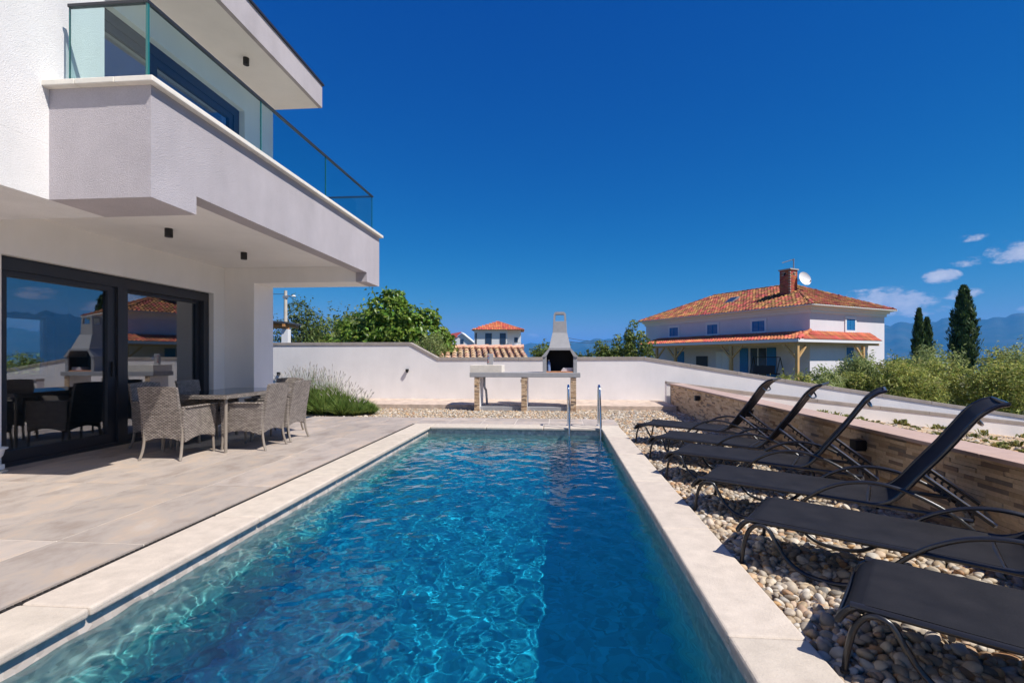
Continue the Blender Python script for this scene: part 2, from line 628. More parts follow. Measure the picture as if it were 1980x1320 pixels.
def stone_ramp_material(name, stops, isl=True, rough=.7, bump=.3, bscale=70, noise=.25):
    """colour picked at random per piece from a ramp of real stone colours"""
    m = bpy.data.materials.new(name)
    m.use_nodes = True
    nt = m.node_tree
    b = nt.nodes['Principled BSDF']
    geo = N(nt, 'ShaderNodeNewGeometry')
    oi = N(nt, 'ShaderNodeObjectInfo')
    rnd = geo.outputs['Random Per Island'] if isl else oi.outputs['Random']
    cr = N(nt, 'ShaderNodeValToRGB')
    LK(nt, rnd, cr.inputs[0])
    cr.color_ramp.interpolation = 'LINEAR'
    el = cr.color_ramp.elements
    el[0].position, el[0].color = stops[0][0], (*stops[0][1], 1)
    el[1].position, el[1].color = stops[-1][0], (*stops[-1][1], 1)
    for (p, c) in stops[1:-1]:
        x = el.new(p)
        x.color = (*c, 1)
    n1 = N(nt, 'ShaderNodeTexNoise', Scale=bscale * .6, Detail=5.0)
    LK(nt, geo.outputs['Position'], n1.inputs['Vector'])
    hv = N(nt, 'ShaderNodeHueSaturation')
    LK(nt, cr.outputs[0], hv.inputs['Color'])
    LK(nt, MATH(nt, 'ADD', MATH(nt, 'MULTIPLY', n1.outputs[0], 2 * noise), 1 - noise), hv.inputs['Value'])
    LK(nt, hv.outputs[0], b.inputs['Base Color'])
    b.inputs['Roughness'].default_value = rough
    b.inputs['Specular IOR Level'].default_value = .35
    bp = N(nt, 'ShaderNodeBump', Strength=bump, Distance=.004)
    LK(nt, n1.outputs[0], bp.inputs['Height'])
    LK(nt, bp.outputs[0], b.inputs['Normal'])
    return m


PEB = [(0, (.56, .47, .35)), (.12, (.44, .33, .21)), (.22, (.22, .17, .12)), (.34, (.60, .54, .45)), (.44, (.36, .19, .09)), (.52, (.40, .32, .23)), (.62, (.17, .16, .14)), (.72, (.64, .58, .50)), (.82, (.50, .30, .13)), (.9, (.33, .28, .22)), (1, (.54, .45, .34))]
M['pebble'] = stone_ramp_material('pebble', PEB, True, .6, .15, 90, .15)
M['pebble_single'] = stone_ramp_material('pebble_single', PEB, False, .6, .15, 90, .15)
STR = [(0, (.60, .42, .26)), (.2, (.70, .53, .35)), (.4, (.52, .36, .22)), (.55, (.66, .48, .31)), (.68, (.36, .22, .13)), (.78, (.22, .18, .15)), (.86, (.58, .38, .20)), (1, (.70, .54, .37))]
M['ledge_stone'] = stone_ramp_material('ledge_stone', STR, False, .8, .5, 60, .25)
M['ledge_stone_mass'] = stone_ramp_material('ledge_stone_mass', STR, True, .8, .5, 60, .25)
M['tile'] = tile_material()


def wicker_material():
    m = bpy.data.materials.new('wicker')
    m.use_nodes = True
    nt = m.node_tree
    b = nt.nodes['Principled BSDF']
    tc = N(nt, 'ShaderNodeTexCoord')
    sep = N(nt, 'ShaderNodeSeparateXYZ')
    LK(nt, tc.outputs['Object'], sep.inputs[0])
    u = MATH(nt, 'ADD', sep.outputs[0], sep.outputs[1])
    z = sep.outputs[2]
    P_U, P_Z = .046, .0165          # strand spacing: stakes and weavers
    fu = MATH(nt, 'MULTIPLY', u, 1 / P_U)
    fz = MATH(nt, 'MULTIPLY', z, 1 / P_Z)
    row = MATH(nt, 'FLOOR', fz)
    par = MATH(nt, 'MODULO', row, 2.0)
    ph = MATH(nt, 'ADD', fu, MATH(nt, 'MULTIPLY', par, .5))
    wave = MATH(nt, 'ABSOLUTE', MATH(nt, 'SINE', MATH(nt, 'MULTIPLY', ph, math.pi)))
    rowp = MATH(nt, 'SINE', MATH(nt, 'MULTIPLY', MATH(nt, 'FRACT', fz), math.pi))
    h = MATH(nt, 'MULTIPLY', MATH(nt, 'ADD', MATH(nt, 'MULTIPLY', MATH(nt, 'POWER', wave, .8), .75), .25), MATH(nt, 'POWER', MATH(nt, 'ABSOLUTE', rowp), .5))
    wn = N(nt, 'ShaderNodeTexWhiteNoise', _noise_dimensions='2D')
    cmb = N(nt, 'ShaderNodeCombineXYZ')
    LK(nt, MATH(nt, 'FLOOR', ph), cmb.inputs[0])
    LK(nt, row, cmb.inputs[1])
    LK(nt, cmb.outputs[0], wn.inputs['Vector'])
    cr = N(nt, 'ShaderNodeValToRGB')
    LK(nt, MATH(nt, 'MULTIPLY', h, MATH(nt, 'ADD', MATH(nt, 'MULTIPLY', wn.outputs[0], .5), .6)), cr.inputs[0])
    e = cr.color_ramp.elements
    e[0].position, e[0].color = .12, (.035, .03, .027, 1)
    e[1].position, e[1].color = .95, (.44, .385, .335, 1)
    x = e.new(.45)
    x.color = (.21, .175, .15, 1)
    LK(nt, cr.outputs[0], b.inputs['Base Color'])
    b.inputs['Roughness'].default_value = .55
    bp = N(nt, 'ShaderNodeBump', Strength=.9, Distance=.006)
    LK(nt, h, bp.inputs['Height'])
    LK(nt, bp.outputs[0], b.inputs['Normal'])
    return m


M['wicker'] = wicker_material()
M['wicker_leg'] = pmat('wicker_leg', (.26, .22, .18), .45, var=.1, vscale=30)
M['cushion'] = pmat('cushion', (.035, .035, .042), .9, bump=.2, bscale=200, bdist=.003)


def sling_material():
    m = bpy.data.materials.new('sling')
    m.use_nodes = True
    nt = m.node_tree
    b = nt.nodes['Principled BSDF']
    tc = N(nt, 'ShaderNodeTexCoord')
    mp = N(nt, 'ShaderNodeMapping')
    mp.inputs['Scale'].default_value = (260, 260, 260)
    LK(nt, tc.outputs['Object'], mp.inputs[0])
    ck = N(nt, 'ShaderNodeTexNoise', Scale=1.0, Detail=2.0)
    LK(nt, mp.outputs[0], ck.inputs['Vector'])
    n = N(nt, 'ShaderNodeTexNoise', Scale=7.0, Detail=5.0)
    LK(nt, tc.outputs['Object'], n.inputs['Vector'])
    v = MATH(nt, 'ADD', MATH(nt, 'MULTIPLY', ck.outputs[0], .5), MATH(nt, 'MULTIPLY', n.outputs[0], .5))
    cr = N(nt, 'ShaderNodeValToRGB')
    LK(nt, v, cr.inputs[0])
    e = cr.color_ramp.elements
    e[0].position, e[0].color = .32, (.007, .007, .009, 1)
    e[1].position, e[1].color = .72, (.026, .024, .026, 1)
    LK(nt, cr.outputs[0], b.inputs['Base Color'])
    b.inputs['Roughness'].default_value = .7
    b.inputs['Specular IOR Level'].default_value = .22
    bp = N(nt, 'ShaderNodeBump', Strength=.3, Distance=.002)
    LK(nt, ck.outputs[0], bp.inputs['Height'])
    LK(nt, bp.outputs[0], b.inputs['Normal'])
    return m


M['sling'] = sling_material()
M['lounger_frame'] = pmat('lounger_frame', (.020, .020, .023), .28, spec=.6)
M['lounger_steel'] = pmat('lounger_steel', (.42, .42, .42), .3, metal=.9)


def pool_material():
    """stone waterline tiles above, blue glass mosaic below, small tesserae"""
    m = bpy.data.materials.new('pool_depth_tint')
    m.use_nodes = True
    nt = m.node_tree
    b = nt.nodes['Principled BSDF']
    geo = N(nt, 'ShaderNodeNewGeometry')
    sep = N(nt, 'ShaderNodeSeparateXYZ')
    LK(nt, geo.outputs['Position'], sep.inputs[0])
    n1 = N(nt, 'ShaderNodeTexNoise', Scale=9.0, Detail=5.0)
    LK(nt, geo.outputs['Position'], n1.inputs['Vector'])
    vo = N(nt, 'ShaderNodeTexVoronoi', Scale=22.0)
    LK(nt, geo.outputs['Position'], vo.inputs['Vector'])
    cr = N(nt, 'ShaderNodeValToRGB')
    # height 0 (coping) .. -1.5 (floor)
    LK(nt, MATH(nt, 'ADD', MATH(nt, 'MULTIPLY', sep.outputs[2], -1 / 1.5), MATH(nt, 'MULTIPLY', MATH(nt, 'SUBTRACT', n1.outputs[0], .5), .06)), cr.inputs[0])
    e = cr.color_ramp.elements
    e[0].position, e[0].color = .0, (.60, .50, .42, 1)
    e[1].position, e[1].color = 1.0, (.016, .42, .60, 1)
    for p, c in ((.17, (.62, .55, .48)), (.30, (.46, .54, .49)), (.50, (.18, .62, .58)), (.80, (.04, .54, .62))):  # deeper colours stand in for light absorbed by the water
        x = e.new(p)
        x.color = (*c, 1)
    hv = N(nt, 'ShaderNodeHueSaturation')
    LK(nt, cr.outputs[0], hv.inputs['Color'])
    LK(nt, MATH(nt, 'ADD', MATH(nt, 'MULTIPLY', vo.outputs['Color'], .6), .70), hv.inputs['Value'])
    LK(nt, hv.outputs[0], b.inputs['Base Color'])
    b.inputs['Roughness'].default_value = .4
    return m


M['pool'] = pool_material()


def water_material():
    m = bpy.data.materials.new('water')
    m.use_nodes = True
    nt = m.node_tree
    b = nt.nodes['Principled BSDF']
    b.inputs['Base Color'].default_value = (.60, .95, 1.0, 1)
    b.inputs['Roughness'].default_value = 0.0
    b.inputs['IOR'].default_value = 1.33
    b.inputs['Transmission Weight'].default_value = 1.0
    return m


M['water'] = water_material()
M['fig_leaf'] = leaf_mat('fig_leaf', (.11, .21, .028), .45, .42, .35, .06, (.25, .36, .06))
M['tree_leaf'] = leaf_mat('tree_leaf', (.12, .17, .035), .4, .4, .5, .06, (.22, .27, .065))
M['dark_leaf'] = leaf_mat('dark_leaf', (.07, .11, .028), .45, .35, .5, .05, (.13, .17, .05))
M['light_leaf'] = leaf_mat('light_leaf', (.14, .20, .04), .4, .35, .5, .07, (.25, .30, .07))
M['shrub_leaf'] = leaf_mat('shrub_leaf', (.21, .27, .045), .5, .4, .55, .06, (.54, .53, .16))
M['olive_leaf'] = leaf_mat('olive_leaf', (.20, .27, .08), .4, .4, .5, .04, (.42, .46, .18))
M['cypress_leaf'] = leaf_mat('cypress_leaf', (.030, .065, .016), .5, .25, .6, .05, (.085, .13, .03))
M['lavender_leaf'] = leaf_mat('lavender_leaf', (.14, .23, .045), .4, .35, .6, .05, (.28, .36, .10))
M['lavender_spike'] = leaf_mat('lavender_spike', (.34, .30, .28), .3, .2, .8, .03, (.52, .48, .42))
M['weed'] = leaf_mat('weed', (.14, .17, .04), .4, .3, .6, .08, (.28, .26, .08))
M['bed_soil'] = stone_ramp_material('bed_soil', [(0, (.45, .38, .3)), (1, (.5, .4, .3))], False)

# ================================================================== the setting
rng = np.random.default_rng(7)
random.seed(5)


def ground_material():
    m = bpy.data.materials.new('ground')
    m.use_nodes = True
    nt = m.node_tree
    b = nt.nodes['Principled BSDF']
    geo = N(nt, 'ShaderNodeNewGeometry')
    n1 = N(nt, 'ShaderNodeTexNoise', Scale=.06, Detail=9.0, Roughness=.65)
    LK(nt, geo.outputs['Position'], n1.inputs['Vector'])
    cr = N(nt, 'ShaderNodeValToRGB')
    LK(nt, n1.outputs[0], cr.inputs[0])
    e = cr.color_ramp.elements
    e[0].position, e[0].color = .35, (.045, .07, .02, 1)
    e[1].position, e[1].color = .65, (.20, .17, .08, 1)
    LK(nt, cr.outputs[0], b.inputs['Base Color'])
    b.inputs['Roughness'].default_value = .95
    return m


def build_ground():
    xs = np.unique(np.concatenate([np.linspace(-700, -60, 25), np.linspace(-60, -14, 14), [-13.9, -13.0], np.linspace(-12, 2.9, 4), [3.0], np.linspace(3.4, 60, 26), np.linspace(60, 700, 40)]))
    ys = np.unique(np.concatenate([np.linspace(-700, -60, 20), np.linspace(-60, -9, 12), [-8.9, -8.0], np.linspace(-7, 13.4, 5), [13.5], np.linspace(14, 60, 22), np.linspace(60, 700, 40)]))
    X, Y = np.meshgrid(xs, ys, indexing='ij')
    d = np.sqrt(X ** 2 + Y ** 2)
    Z = -.35 - np.clip(d - 75, 0, None) * .14
    Z -= np.clip(X - 3, 0, 9) * .16                                  # the plot falls away on the sea side
    Z += np.clip(X - 12, 0, 8) * .16
    inside = (X > -13.5) & (X < 3.05) & (Y > -8.5) & (Y < 13.45)
    Z[inside] = -3.0                                                 # dug out under the terrace and pool
    Z = np.maximum(Z, -92)
    nx, ny = X.shape
    V = np.stack([X, Y, Z], -1).reshape(-1, 3)
    F = [(i * ny + j, (i + 1) * ny + j, (i + 1) * ny + j + 1, i * ny + j + 1) for i in range(nx - 1) for j in range(ny - 1)]
    o = new_obj('ground', np_mesh('ground', V, F, True), ground_material())
    tag(o, kind='structure')


build_ground()


def build_sea_and_hills():
    m = pmat('sea_water', (.012, .07, .16), .18, spec=.5)
    nt = m.node_tree
    a = 30000
    o = MB()
    o.v = [(-a, -a, -86), (a, -a, -86), (a, a, -86), (-a, a, -86)]
    o.f = [(0, 1, 2, 3)]
    tag(o.build('sea', m), kind='structure')
    # the range across the water
    hm = pmat('hill_scrub', (.022, .045, .035), .95, spec=.1, col2=(.075, .085, .07), vscale=.004, detail=10)

    def ridge(px, y):
        return math.atan2(px - 1080, 935 + (px - 1080) * .08), (692 - y) / math.hypot(935, px - 1005)
    prof = [(-70, .045), (-40, .04), (-10, .030)] + [(math.degrees(a_), t) for (a_, t) in (ridge(1030, 664), ridge(1112, 661), ridge(1150, 655), ridge(1250, 650), ridge(1400, 640), ridge(1560, 634), ridge(1712, 627), ridge(1775, 622), ridge(1826, 613), ridge(1870, 618), ridge(1905, 612), ridge(1975, 608))] + [(50, .068), (58, .074), (70, .066), (85, .071), (100, .060), (125, .05), (150, .04), (185, .03)]
    pa = np.array([p[0] for p in prof])
    pt = np.array([p[1] for p in prof])
    na, nr = 700, 46
    az = np.linspace(-70, 185, na)
    base = np.interp(az, pa, pt)
    k = np.hanning(15)
    base = np.convolve(np.pad(base, 7, mode='edge'), k / k.sum(), 'valid')
    base = base * (1 + .035 * np.sin(az * 1.7 + .6) + .03 * np.sin(az * 4.1 + 2) + .018 * np.sin(az * 9.7) + .01 * np.sin(az * 23 + 1))
    rr = np.linspace(0, 1, nr)
    D0, D1 = 7600.0, 11000.0
    V = np.zeros((na, nr, 3))
    A = np.radians(az)
    ph = rng.uniform(0, 6.28, 12)
    for j, t in enumerate(rr):
        dist = D0 + (D1 - D0) * t
        crest = 0.72
        s = min(t / crest, 1.0)
        shape = (s ** 1.15) if t <= crest else 1 - .5 * (t - crest) / (1 - crest)
        top = base * (D0 + (D1 - D0) * crest) + 88
        gul = sum(math.sin(ph[q]) * 0 + np.sin(A * (18 + 11 * q) + ph[q] + t * (2 + q)) / (1.2 + .55 * q) for q in range(10))
        h = -88 + top * shape + gul * 34 * math.sin(math.pi * min(1, t / crest)) * (1.0 if t < crest else .3)
        V[:, j, 0] = np.sin(A) * dist
        V[:, j, 1] = np.cos(A) * dist
        V[:, j, 2] = h
    F = [(i * nr + j, i * nr + j + 1, (i + 1) * nr + j + 1, (i + 1) * nr + j) for i in range(na - 1) for j in range(nr - 1)]
    o = new_obj('hills', np_mesh('hills', V.reshape(-1, 3), F, True), hm)
    tag(o, kind='structure')
    # far coastal town: a scatter of pale houses on the shore
    b = MB()
    for _ in range(260):
        a_ = R(random.gauss(35.2, 2.2))
        dd = random.uniform(7650, 8300)
        x, y = math.sin(a_) * dd, math.cos(a_) * dd
        s = random.uniform(6, 16)
        z = -88 + ((dd - 7600) / 2448) ** 1.15 * 560
        b.box(x - s, x + s, y - s, y + s, z - 30, z + random.uniform(8, 22))
    tag(b.build('far_town', pmat('town_wall', (.6, .55, .5), .9)), 'pale scatter of shore houses far across the water', 'town', kind='stuff')


build_sea_and_hills()

# ------------------------------------------------------------------ pool
PX0, PX1, PY0, PY1, PZ = -2.29, .77, .62, 8.37, -1.50
WL = -.13


def build_pool():
    b = MB()
    # walls and floor as a solid shell, open on top
    t = .22
    b.box(PX0 - t, PX1 + t, PY0 - t, PY1 + t, PZ - .2, PZ)
    b.box(PX0 - t, PX0, PY0 - t, PY1 + t, PZ - .002, -.052)
    b.box(PX1, PX1 + t, PY0 - t, PY1 + t, PZ - .002, -.052)
    b.box(PX0 + .0005, PX1 - .0005, PY0 - t, PY0, PZ - .002, -.052)
    b.box(PX0 + .0005, PX1 - .0005, PY1, PY1 + t, PZ - .002, -.052)
    basin = b.build('pool_basin', M['pool'])
    basin.cycles.is_caustics_receiver = True
    tag(basin, kind='structure')
    # coping stones, bull-nosed
    gap = .004

    def stone(x0, x1, y0, y1):
        s = MB().box(x0, x1, y0, y1, -.05, 0.0).build('coping_stone', M['coping'], basin, w=True)
        bevel(s, .016, 3)
    ys = [.25, .83, 2.16, 3.49, 4.82, 6.15, 7.48, 8.72]
    for (x0, x1) in ((-2.625, -2.25), (.73, 1.065)):
        for a, c in zip(ys[:-1], ys[1:]):
            stone(x0, x1, a + gap / 2, c - gap / 2)
    xs = [-2.248, -1.26, -.26, .728]
    for a, c in zip(xs[:-1], xs[1:]):
        stone(a + gap / 2, c - gap / 2, 8.335, 8.72)
        stone(a + gap / 2, c - gap / 2, .25, .655)
    # water with real ripples
    nx, ny = 300, 760
    e = .02
    x = np.linspace(PX0 - e, PX1 + e, nx)
    y = np.linspace(PY0 - e, PY1 + e, ny)
    X, Y = np.meshgrid(x, y, indexing='ij')
    Z = np.zeros_like(X)
    rg = np.random.default_rng(3)
    for i in range(150):
        lam = math.exp(rg.uniform(math.log(.055), math.log(.50)))
        k = 2 * math.pi / lam
        a = rg.normal(.9, 1.3)
        Z += .00118 * lam ** 1.0 * np.cos(k * (X * math.cos(a) + Y * math.sin(a)) + rg.uniform(0, 6.28))
    # livelier where the return jet stirs it, near the left wall
    Z *= .85 + .55 * np.exp(-((X + 1.9) / .8) ** 2 - ((Y - 2.2) / 2.2) ** 2)
    Z += WL
    V = np.stack([X, Y, Z], -1).reshape(-1, 3).tolist()
    n0 = len(V)
    F = [(i * ny + j, (i + 1) * ny + j, (i + 1) * ny + j + 1, i * ny + j + 1) for i in range(nx - 1) for j in range(ny - 1)]
    zb = PZ - .1
    V += [(x[0], y[0], zb), (x[-1], y[0], zb), (x[-1], y[-1], zb), (x[0], y[-1], zb)]
    F.append((n0, n0 + 3, n0 + 2, n0 + 1))
    F.append([n0, n0 + 1] + [i * ny for i in range(nx - 1, -1, -1)])
    F.append([n0 + 1, n0 + 2] + [(nx - 1) * ny + j for j in range(ny - 1, -1, -1)])
    F.append([n0 + 2, n0 + 3] + [i * ny + ny - 1 for i in range(nx)])
    F.append([n0 + 3, n0] + [j for j in range(ny)])
    me = bpy.data.meshes.new('pool_water')
    me.from_pydata(V, [], F)
    me.shade_smooth()
    try:
        me.set_sharp_from_angle(angle=R(60))
    except Exception:
        pass
    w = new_obj('pool_water', me, M['water'])
    w.cycles.is_caustics_caster = True
    tag(w, kind='structure')


build_pool()


# ------------------------------------------------------------------ terrace
def build_terrace():
    b = MB()
    b.box(-9.5, -2.672, -5, 9.60, -.16, -.0030)
    b.box(-2.672, -2.53, 8.745, 9.60, -.16, -.0034)
    b.box(-2.53, 1.07, 8.74, 9.60, -.16, -.0030)
    b.box(-2.672, 1.07, -5, .24, -.16, -.0034)
    t = b.build('terrace', pmat('grout', (.80, .73, .65), .9))
    tag(t, kind='structure')
    cache = {}

    def tile(x0, x1, y0, y1):
        g = .0045
        sx, sy = round(x1 - x0 - 2 * g, 4), round(y1 - y0 - 2 * g, 4)
        if (sx, sy) not in cache:
            m = MB().box(-sx / 2, sx / 2, -sy / 2, sy / 2, -.012, 0)
            cache[(sx, sy)] = m.mesh('tile')
            cache[(sx, sy)].materials.append(M['tile'])
        o = bpy.data.objects.new('tile', cache[(sx, sy)])
        COL.objects.link(o)
        o.location = ((x0 + x1) / 2, (y0 + y1) / 2, -.0005 * random.random())
        o.parent = t
    ys = [-4.03, -2.64, -1.25, .14, 1.53, 2.92, 4.31, 5.70, 7.09, 8.48, 9.60]
    xs = [-2.665, -3.29, -3.92, -4.55, -5.18, -5.81, -6.44]
    for i in range(len(xs) - 1):
        for j in range(len(ys) - 1):
            if ys[j + 1] < 1.0 and xs[i] < -4:
                continue
            if xs[i + 1] < -6.2 and j < 5:
                continue
            tile(xs[i + 1], xs[i], ys[j], ys[j + 1])
    for i in range(6):
        a = -2.665 + i * (1.07 + 2.665) / 6
        tile(a, a + (1.07 + 2.665) / 6, 8.745, 9.17)
        tile(a, a + (1.07 + 2.665) / 6, 9.17, 9.60)
    for i in range(3):
        a = -2.665 + i * 1.245
        tile(a, a + 1.245, -1.25, .235)
    # slot drain along the coping
    d = empty('slot_drain', (-2.645, 5, -.05), 0, 'dark narrow slot drain running along the left pool coping', 'drain')
    MB().box(-2.671, -2.626, .3, 8.743, -.13, -.035).build('channel', M['drain'], d, w=True)
    mb = MB()
    y = .3
    while y < 8.72:
        mb.box(-2.668, -2.629, y, y + .026, -.03, -.010)
        y += .034
    g = mb.build('grate', M['drain'], d, w=True)
    tag(g, kind='stuff')


build_terrace()


# ------------------------------------------------------------------ gravel
def ico(sub):
    bm = bmesh.new()
    bmesh.ops.create_icosphere(bm, subdivisions=sub, radius=1.0)
    V = np.array([v.co[:] for v in bm.verts])
    F = np.array([[v.index for v in f.verts] for f in bm.faces])
    bm.free()
    return V, F


ICO1, ICO2 = ico(1), ico(2)


def rand_rot(n, rg, tilt=.6):
    a = rg.uniform(0, 2 * np.pi, n)
    tx = rg.normal(0, tilt, n)
    ty = rg.normal(0, tilt, n)
    ca, sa, cx, sx, cy, sy = np.cos(a), np.sin(a), np.cos(tx), np.sin(tx), np.cos(ty), np.sin(ty)
    Rz = np.zeros((n, 3, 3))
    Rz[:, 0, 0], Rz[:, 0, 1], Rz[:, 1, 0], Rz[:, 1, 1], Rz[:, 2, 2] = ca, -sa, sa, ca, 1
    Rx = np.zeros((n, 3, 3))
    Rx[:, 0, 0], Rx[:, 1, 1], Rx[:, 1, 2], Rx[:, 2, 1], Rx[:, 2, 2] = 1, cx, -sx, sx, cx
    Ry = np.zeros((n, 3, 3))
    Ry[:, 1, 1], Ry[:, 0, 0], Ry[:, 0, 2], Ry[:, 2, 0], Ry[:, 2, 2] = 1, cy, sy, -sy, cy
    return Rx @ Ry @ Rz


def pebbles(P, size, rg, base):
    """many pebbles as vertex and face arrays"""
    V0, F0 = base
    n = len(P)
    sc = size[:, None] * np.stack([rg.uniform(.85, 1.45, n), rg.uniform(.75, 1.0, n), rg.uniform(.42, .75, n)], -1)
    L = V0[None] * sc[:, None, :]
    L = L * (1 + .16 * np.sin(V0[None, :, [1, 2, 0]] * 2.3 + rg.uniform(0, 6.3, (n, 1, 3))))
    W = np.einsum('nij,nkj->nki', rand_rot(n, rg, .35), L) + P[:, None, :]
    F = F0[None] + (np.arange(n) * len(V0))[:, None, None]
    return W.reshape(-1, 3), F.reshape(-1, 3)


GZ = -.045      # top of the gravel


def scatter(x0, x1, y0, y1, spacing, rg):
    nx, ny = int((x1 - x0) / spacing), int((y1 - y0) / spacing)
    X, Y = np.meshgrid(np.linspace(x0, x1, nx), np.linspace(y0, y1, ny), indexing='ij')
    X[:, ::2] += spacing / 2
    X = X + rg.normal(0, spacing * .25, X.shape)
    Y = Y + rg.normal(0, spacing * .25, Y.shape)
    return np.stack([np.clip(X.ravel(), x0 - .02, x1 + .02), np.clip(Y.ravel(), y0, y1)], -1)


def build_gravel():
    rg = np.random.default_rng(11)
    b = MB()
    b.box(1.067, 2.86, -1.5, 11.76, -.2, GZ - .028)
    b.box(-6.6, 1.067, 9.61, 11.76, -.2, GZ - .0285)
    g = b.build('gravel', M['pebble_base'])
    tag(g, kind='structure')
    zones = [(1.085, 2.80, .9, 4.3, .036, .0235, ICO2), (1.085, 2.80, 4.3, 9.62, .042, .026, ICO1), (-6.0, 2.80, 9.64, 11.74, .043, .027, ICO1)]
    singles = []
    for zi, (x0, x1, y0, y1, sp, sz, base) in enumerate(zones):
        layers = 2 if zi == 0 else 1
        for ly in range(layers):
            P2 = scatter(x0, x1, y0, y1, sp * (1 if ly == 0 else 1.5), rg)
            n = len(P2)
            size = sz * np.clip(rg.lognormal(0, .28, n), .5, 1.75)
            z = GZ - .026 + rg.uniform(0, .012, n) + (.016 * ly)
            P = np.concatenate([P2, z[:, None]], -1)
            if zi == 0 and ly == 1:
                # nearest, largest pebbles are kept one by one
                vis = (P[:, 1] > 1.85) & (P[:, 0] < .45 + .62 * P[:, 1]) & (P[:, 1] < 3.4)
                score = size / np.hypot(P[:, 0], P[:, 1]) * vis
                idx = np.argsort(-score)[:290]
                keep = np.ones(n, bool)
                keep[idx] = False
                singles = [(P[i], size[i]) for i in idx]
                P, size = P[keep], size[keep]
            V, F = pebbles(P, size, rg, base)
            o = new_obj('pebble_bed', np_mesh('pebble_bed', V, F, True), M['pebble'], g, False)
            tag(o, kind='stuff')
    shapes = []
    for k in range(12):
        V, F = pebbles(np.zeros((1, 3)), np.ones(1), rg, ICO2)
        me = np_mesh('pebble', V, F, True)
        me.materials.append(M['pebble_single'])
        shapes.append(me)
    for k, (p, s) in enumerate(singles):
        o = bpy.data.objects.new('pebble', shapes[k % 12])
        COL.objects.link(o)
        o.location = p
        o.rotation_euler = (0, 0, random.uniform(0, 6.3))
        o.scale = (s, s, s)
        o.parent = g


build_gravel()


# ------------------------------------------------------------------ boundary walls
WY = 13.40


def sample_poly(poly, x):
    for (x0, z0), (x1, z1) in zip(poly[:-1], poly[1:]):
        if x0 <= x <= x1:
            return z0 + (z1 - z0) * (x - x0) / (x1 - x0)
    return poly[-1][1]


def garden_wall(name, label, poly, y, thick, zbot, capw, capt, seglen):
    """poly: list of (x, cap top z); wall body below, cap stones along the top"""
    t = empty(name, (poly[0][0], y, 0), 0, label, 'wall')
    body = [(x, y, z - capt) for (x, z) in poly]
    pts = body + [(poly[-1][0], y, zbot), (poly[0][0], y, zbot)]
    MB().prism(pts, (0, thick, 0)).build('wall_body', M['wall_plaster'], t, w=True)
    for (x0, z0), (x1, z1) in zip(poly[:-1], poly[1:]):
        n = max(1, round((x1 - x0) / seglen))
        for k in range(n):
            a, c = x0 + (x1 - x0) * k / n, x0 + (x1 - x0) * (k + 1) / n
            za, zc = z0 + (z1 - z0) * k / n, z0 + (z1 - z0) * (k + 1) / n
            g = .002
            ov = (capw - thick) / 2
            q = [(a + g, y - ov, za - capt), (c - g, y - ov, zc - capt), (c - g, y - ov, zc), (a + g, y - ov, za)]
            s = MB().prism(q, (0, capw, 0)).build('cap_stone', M['cap_stone'], t, w=True)
            bevel(s, .006, 2)
    return t


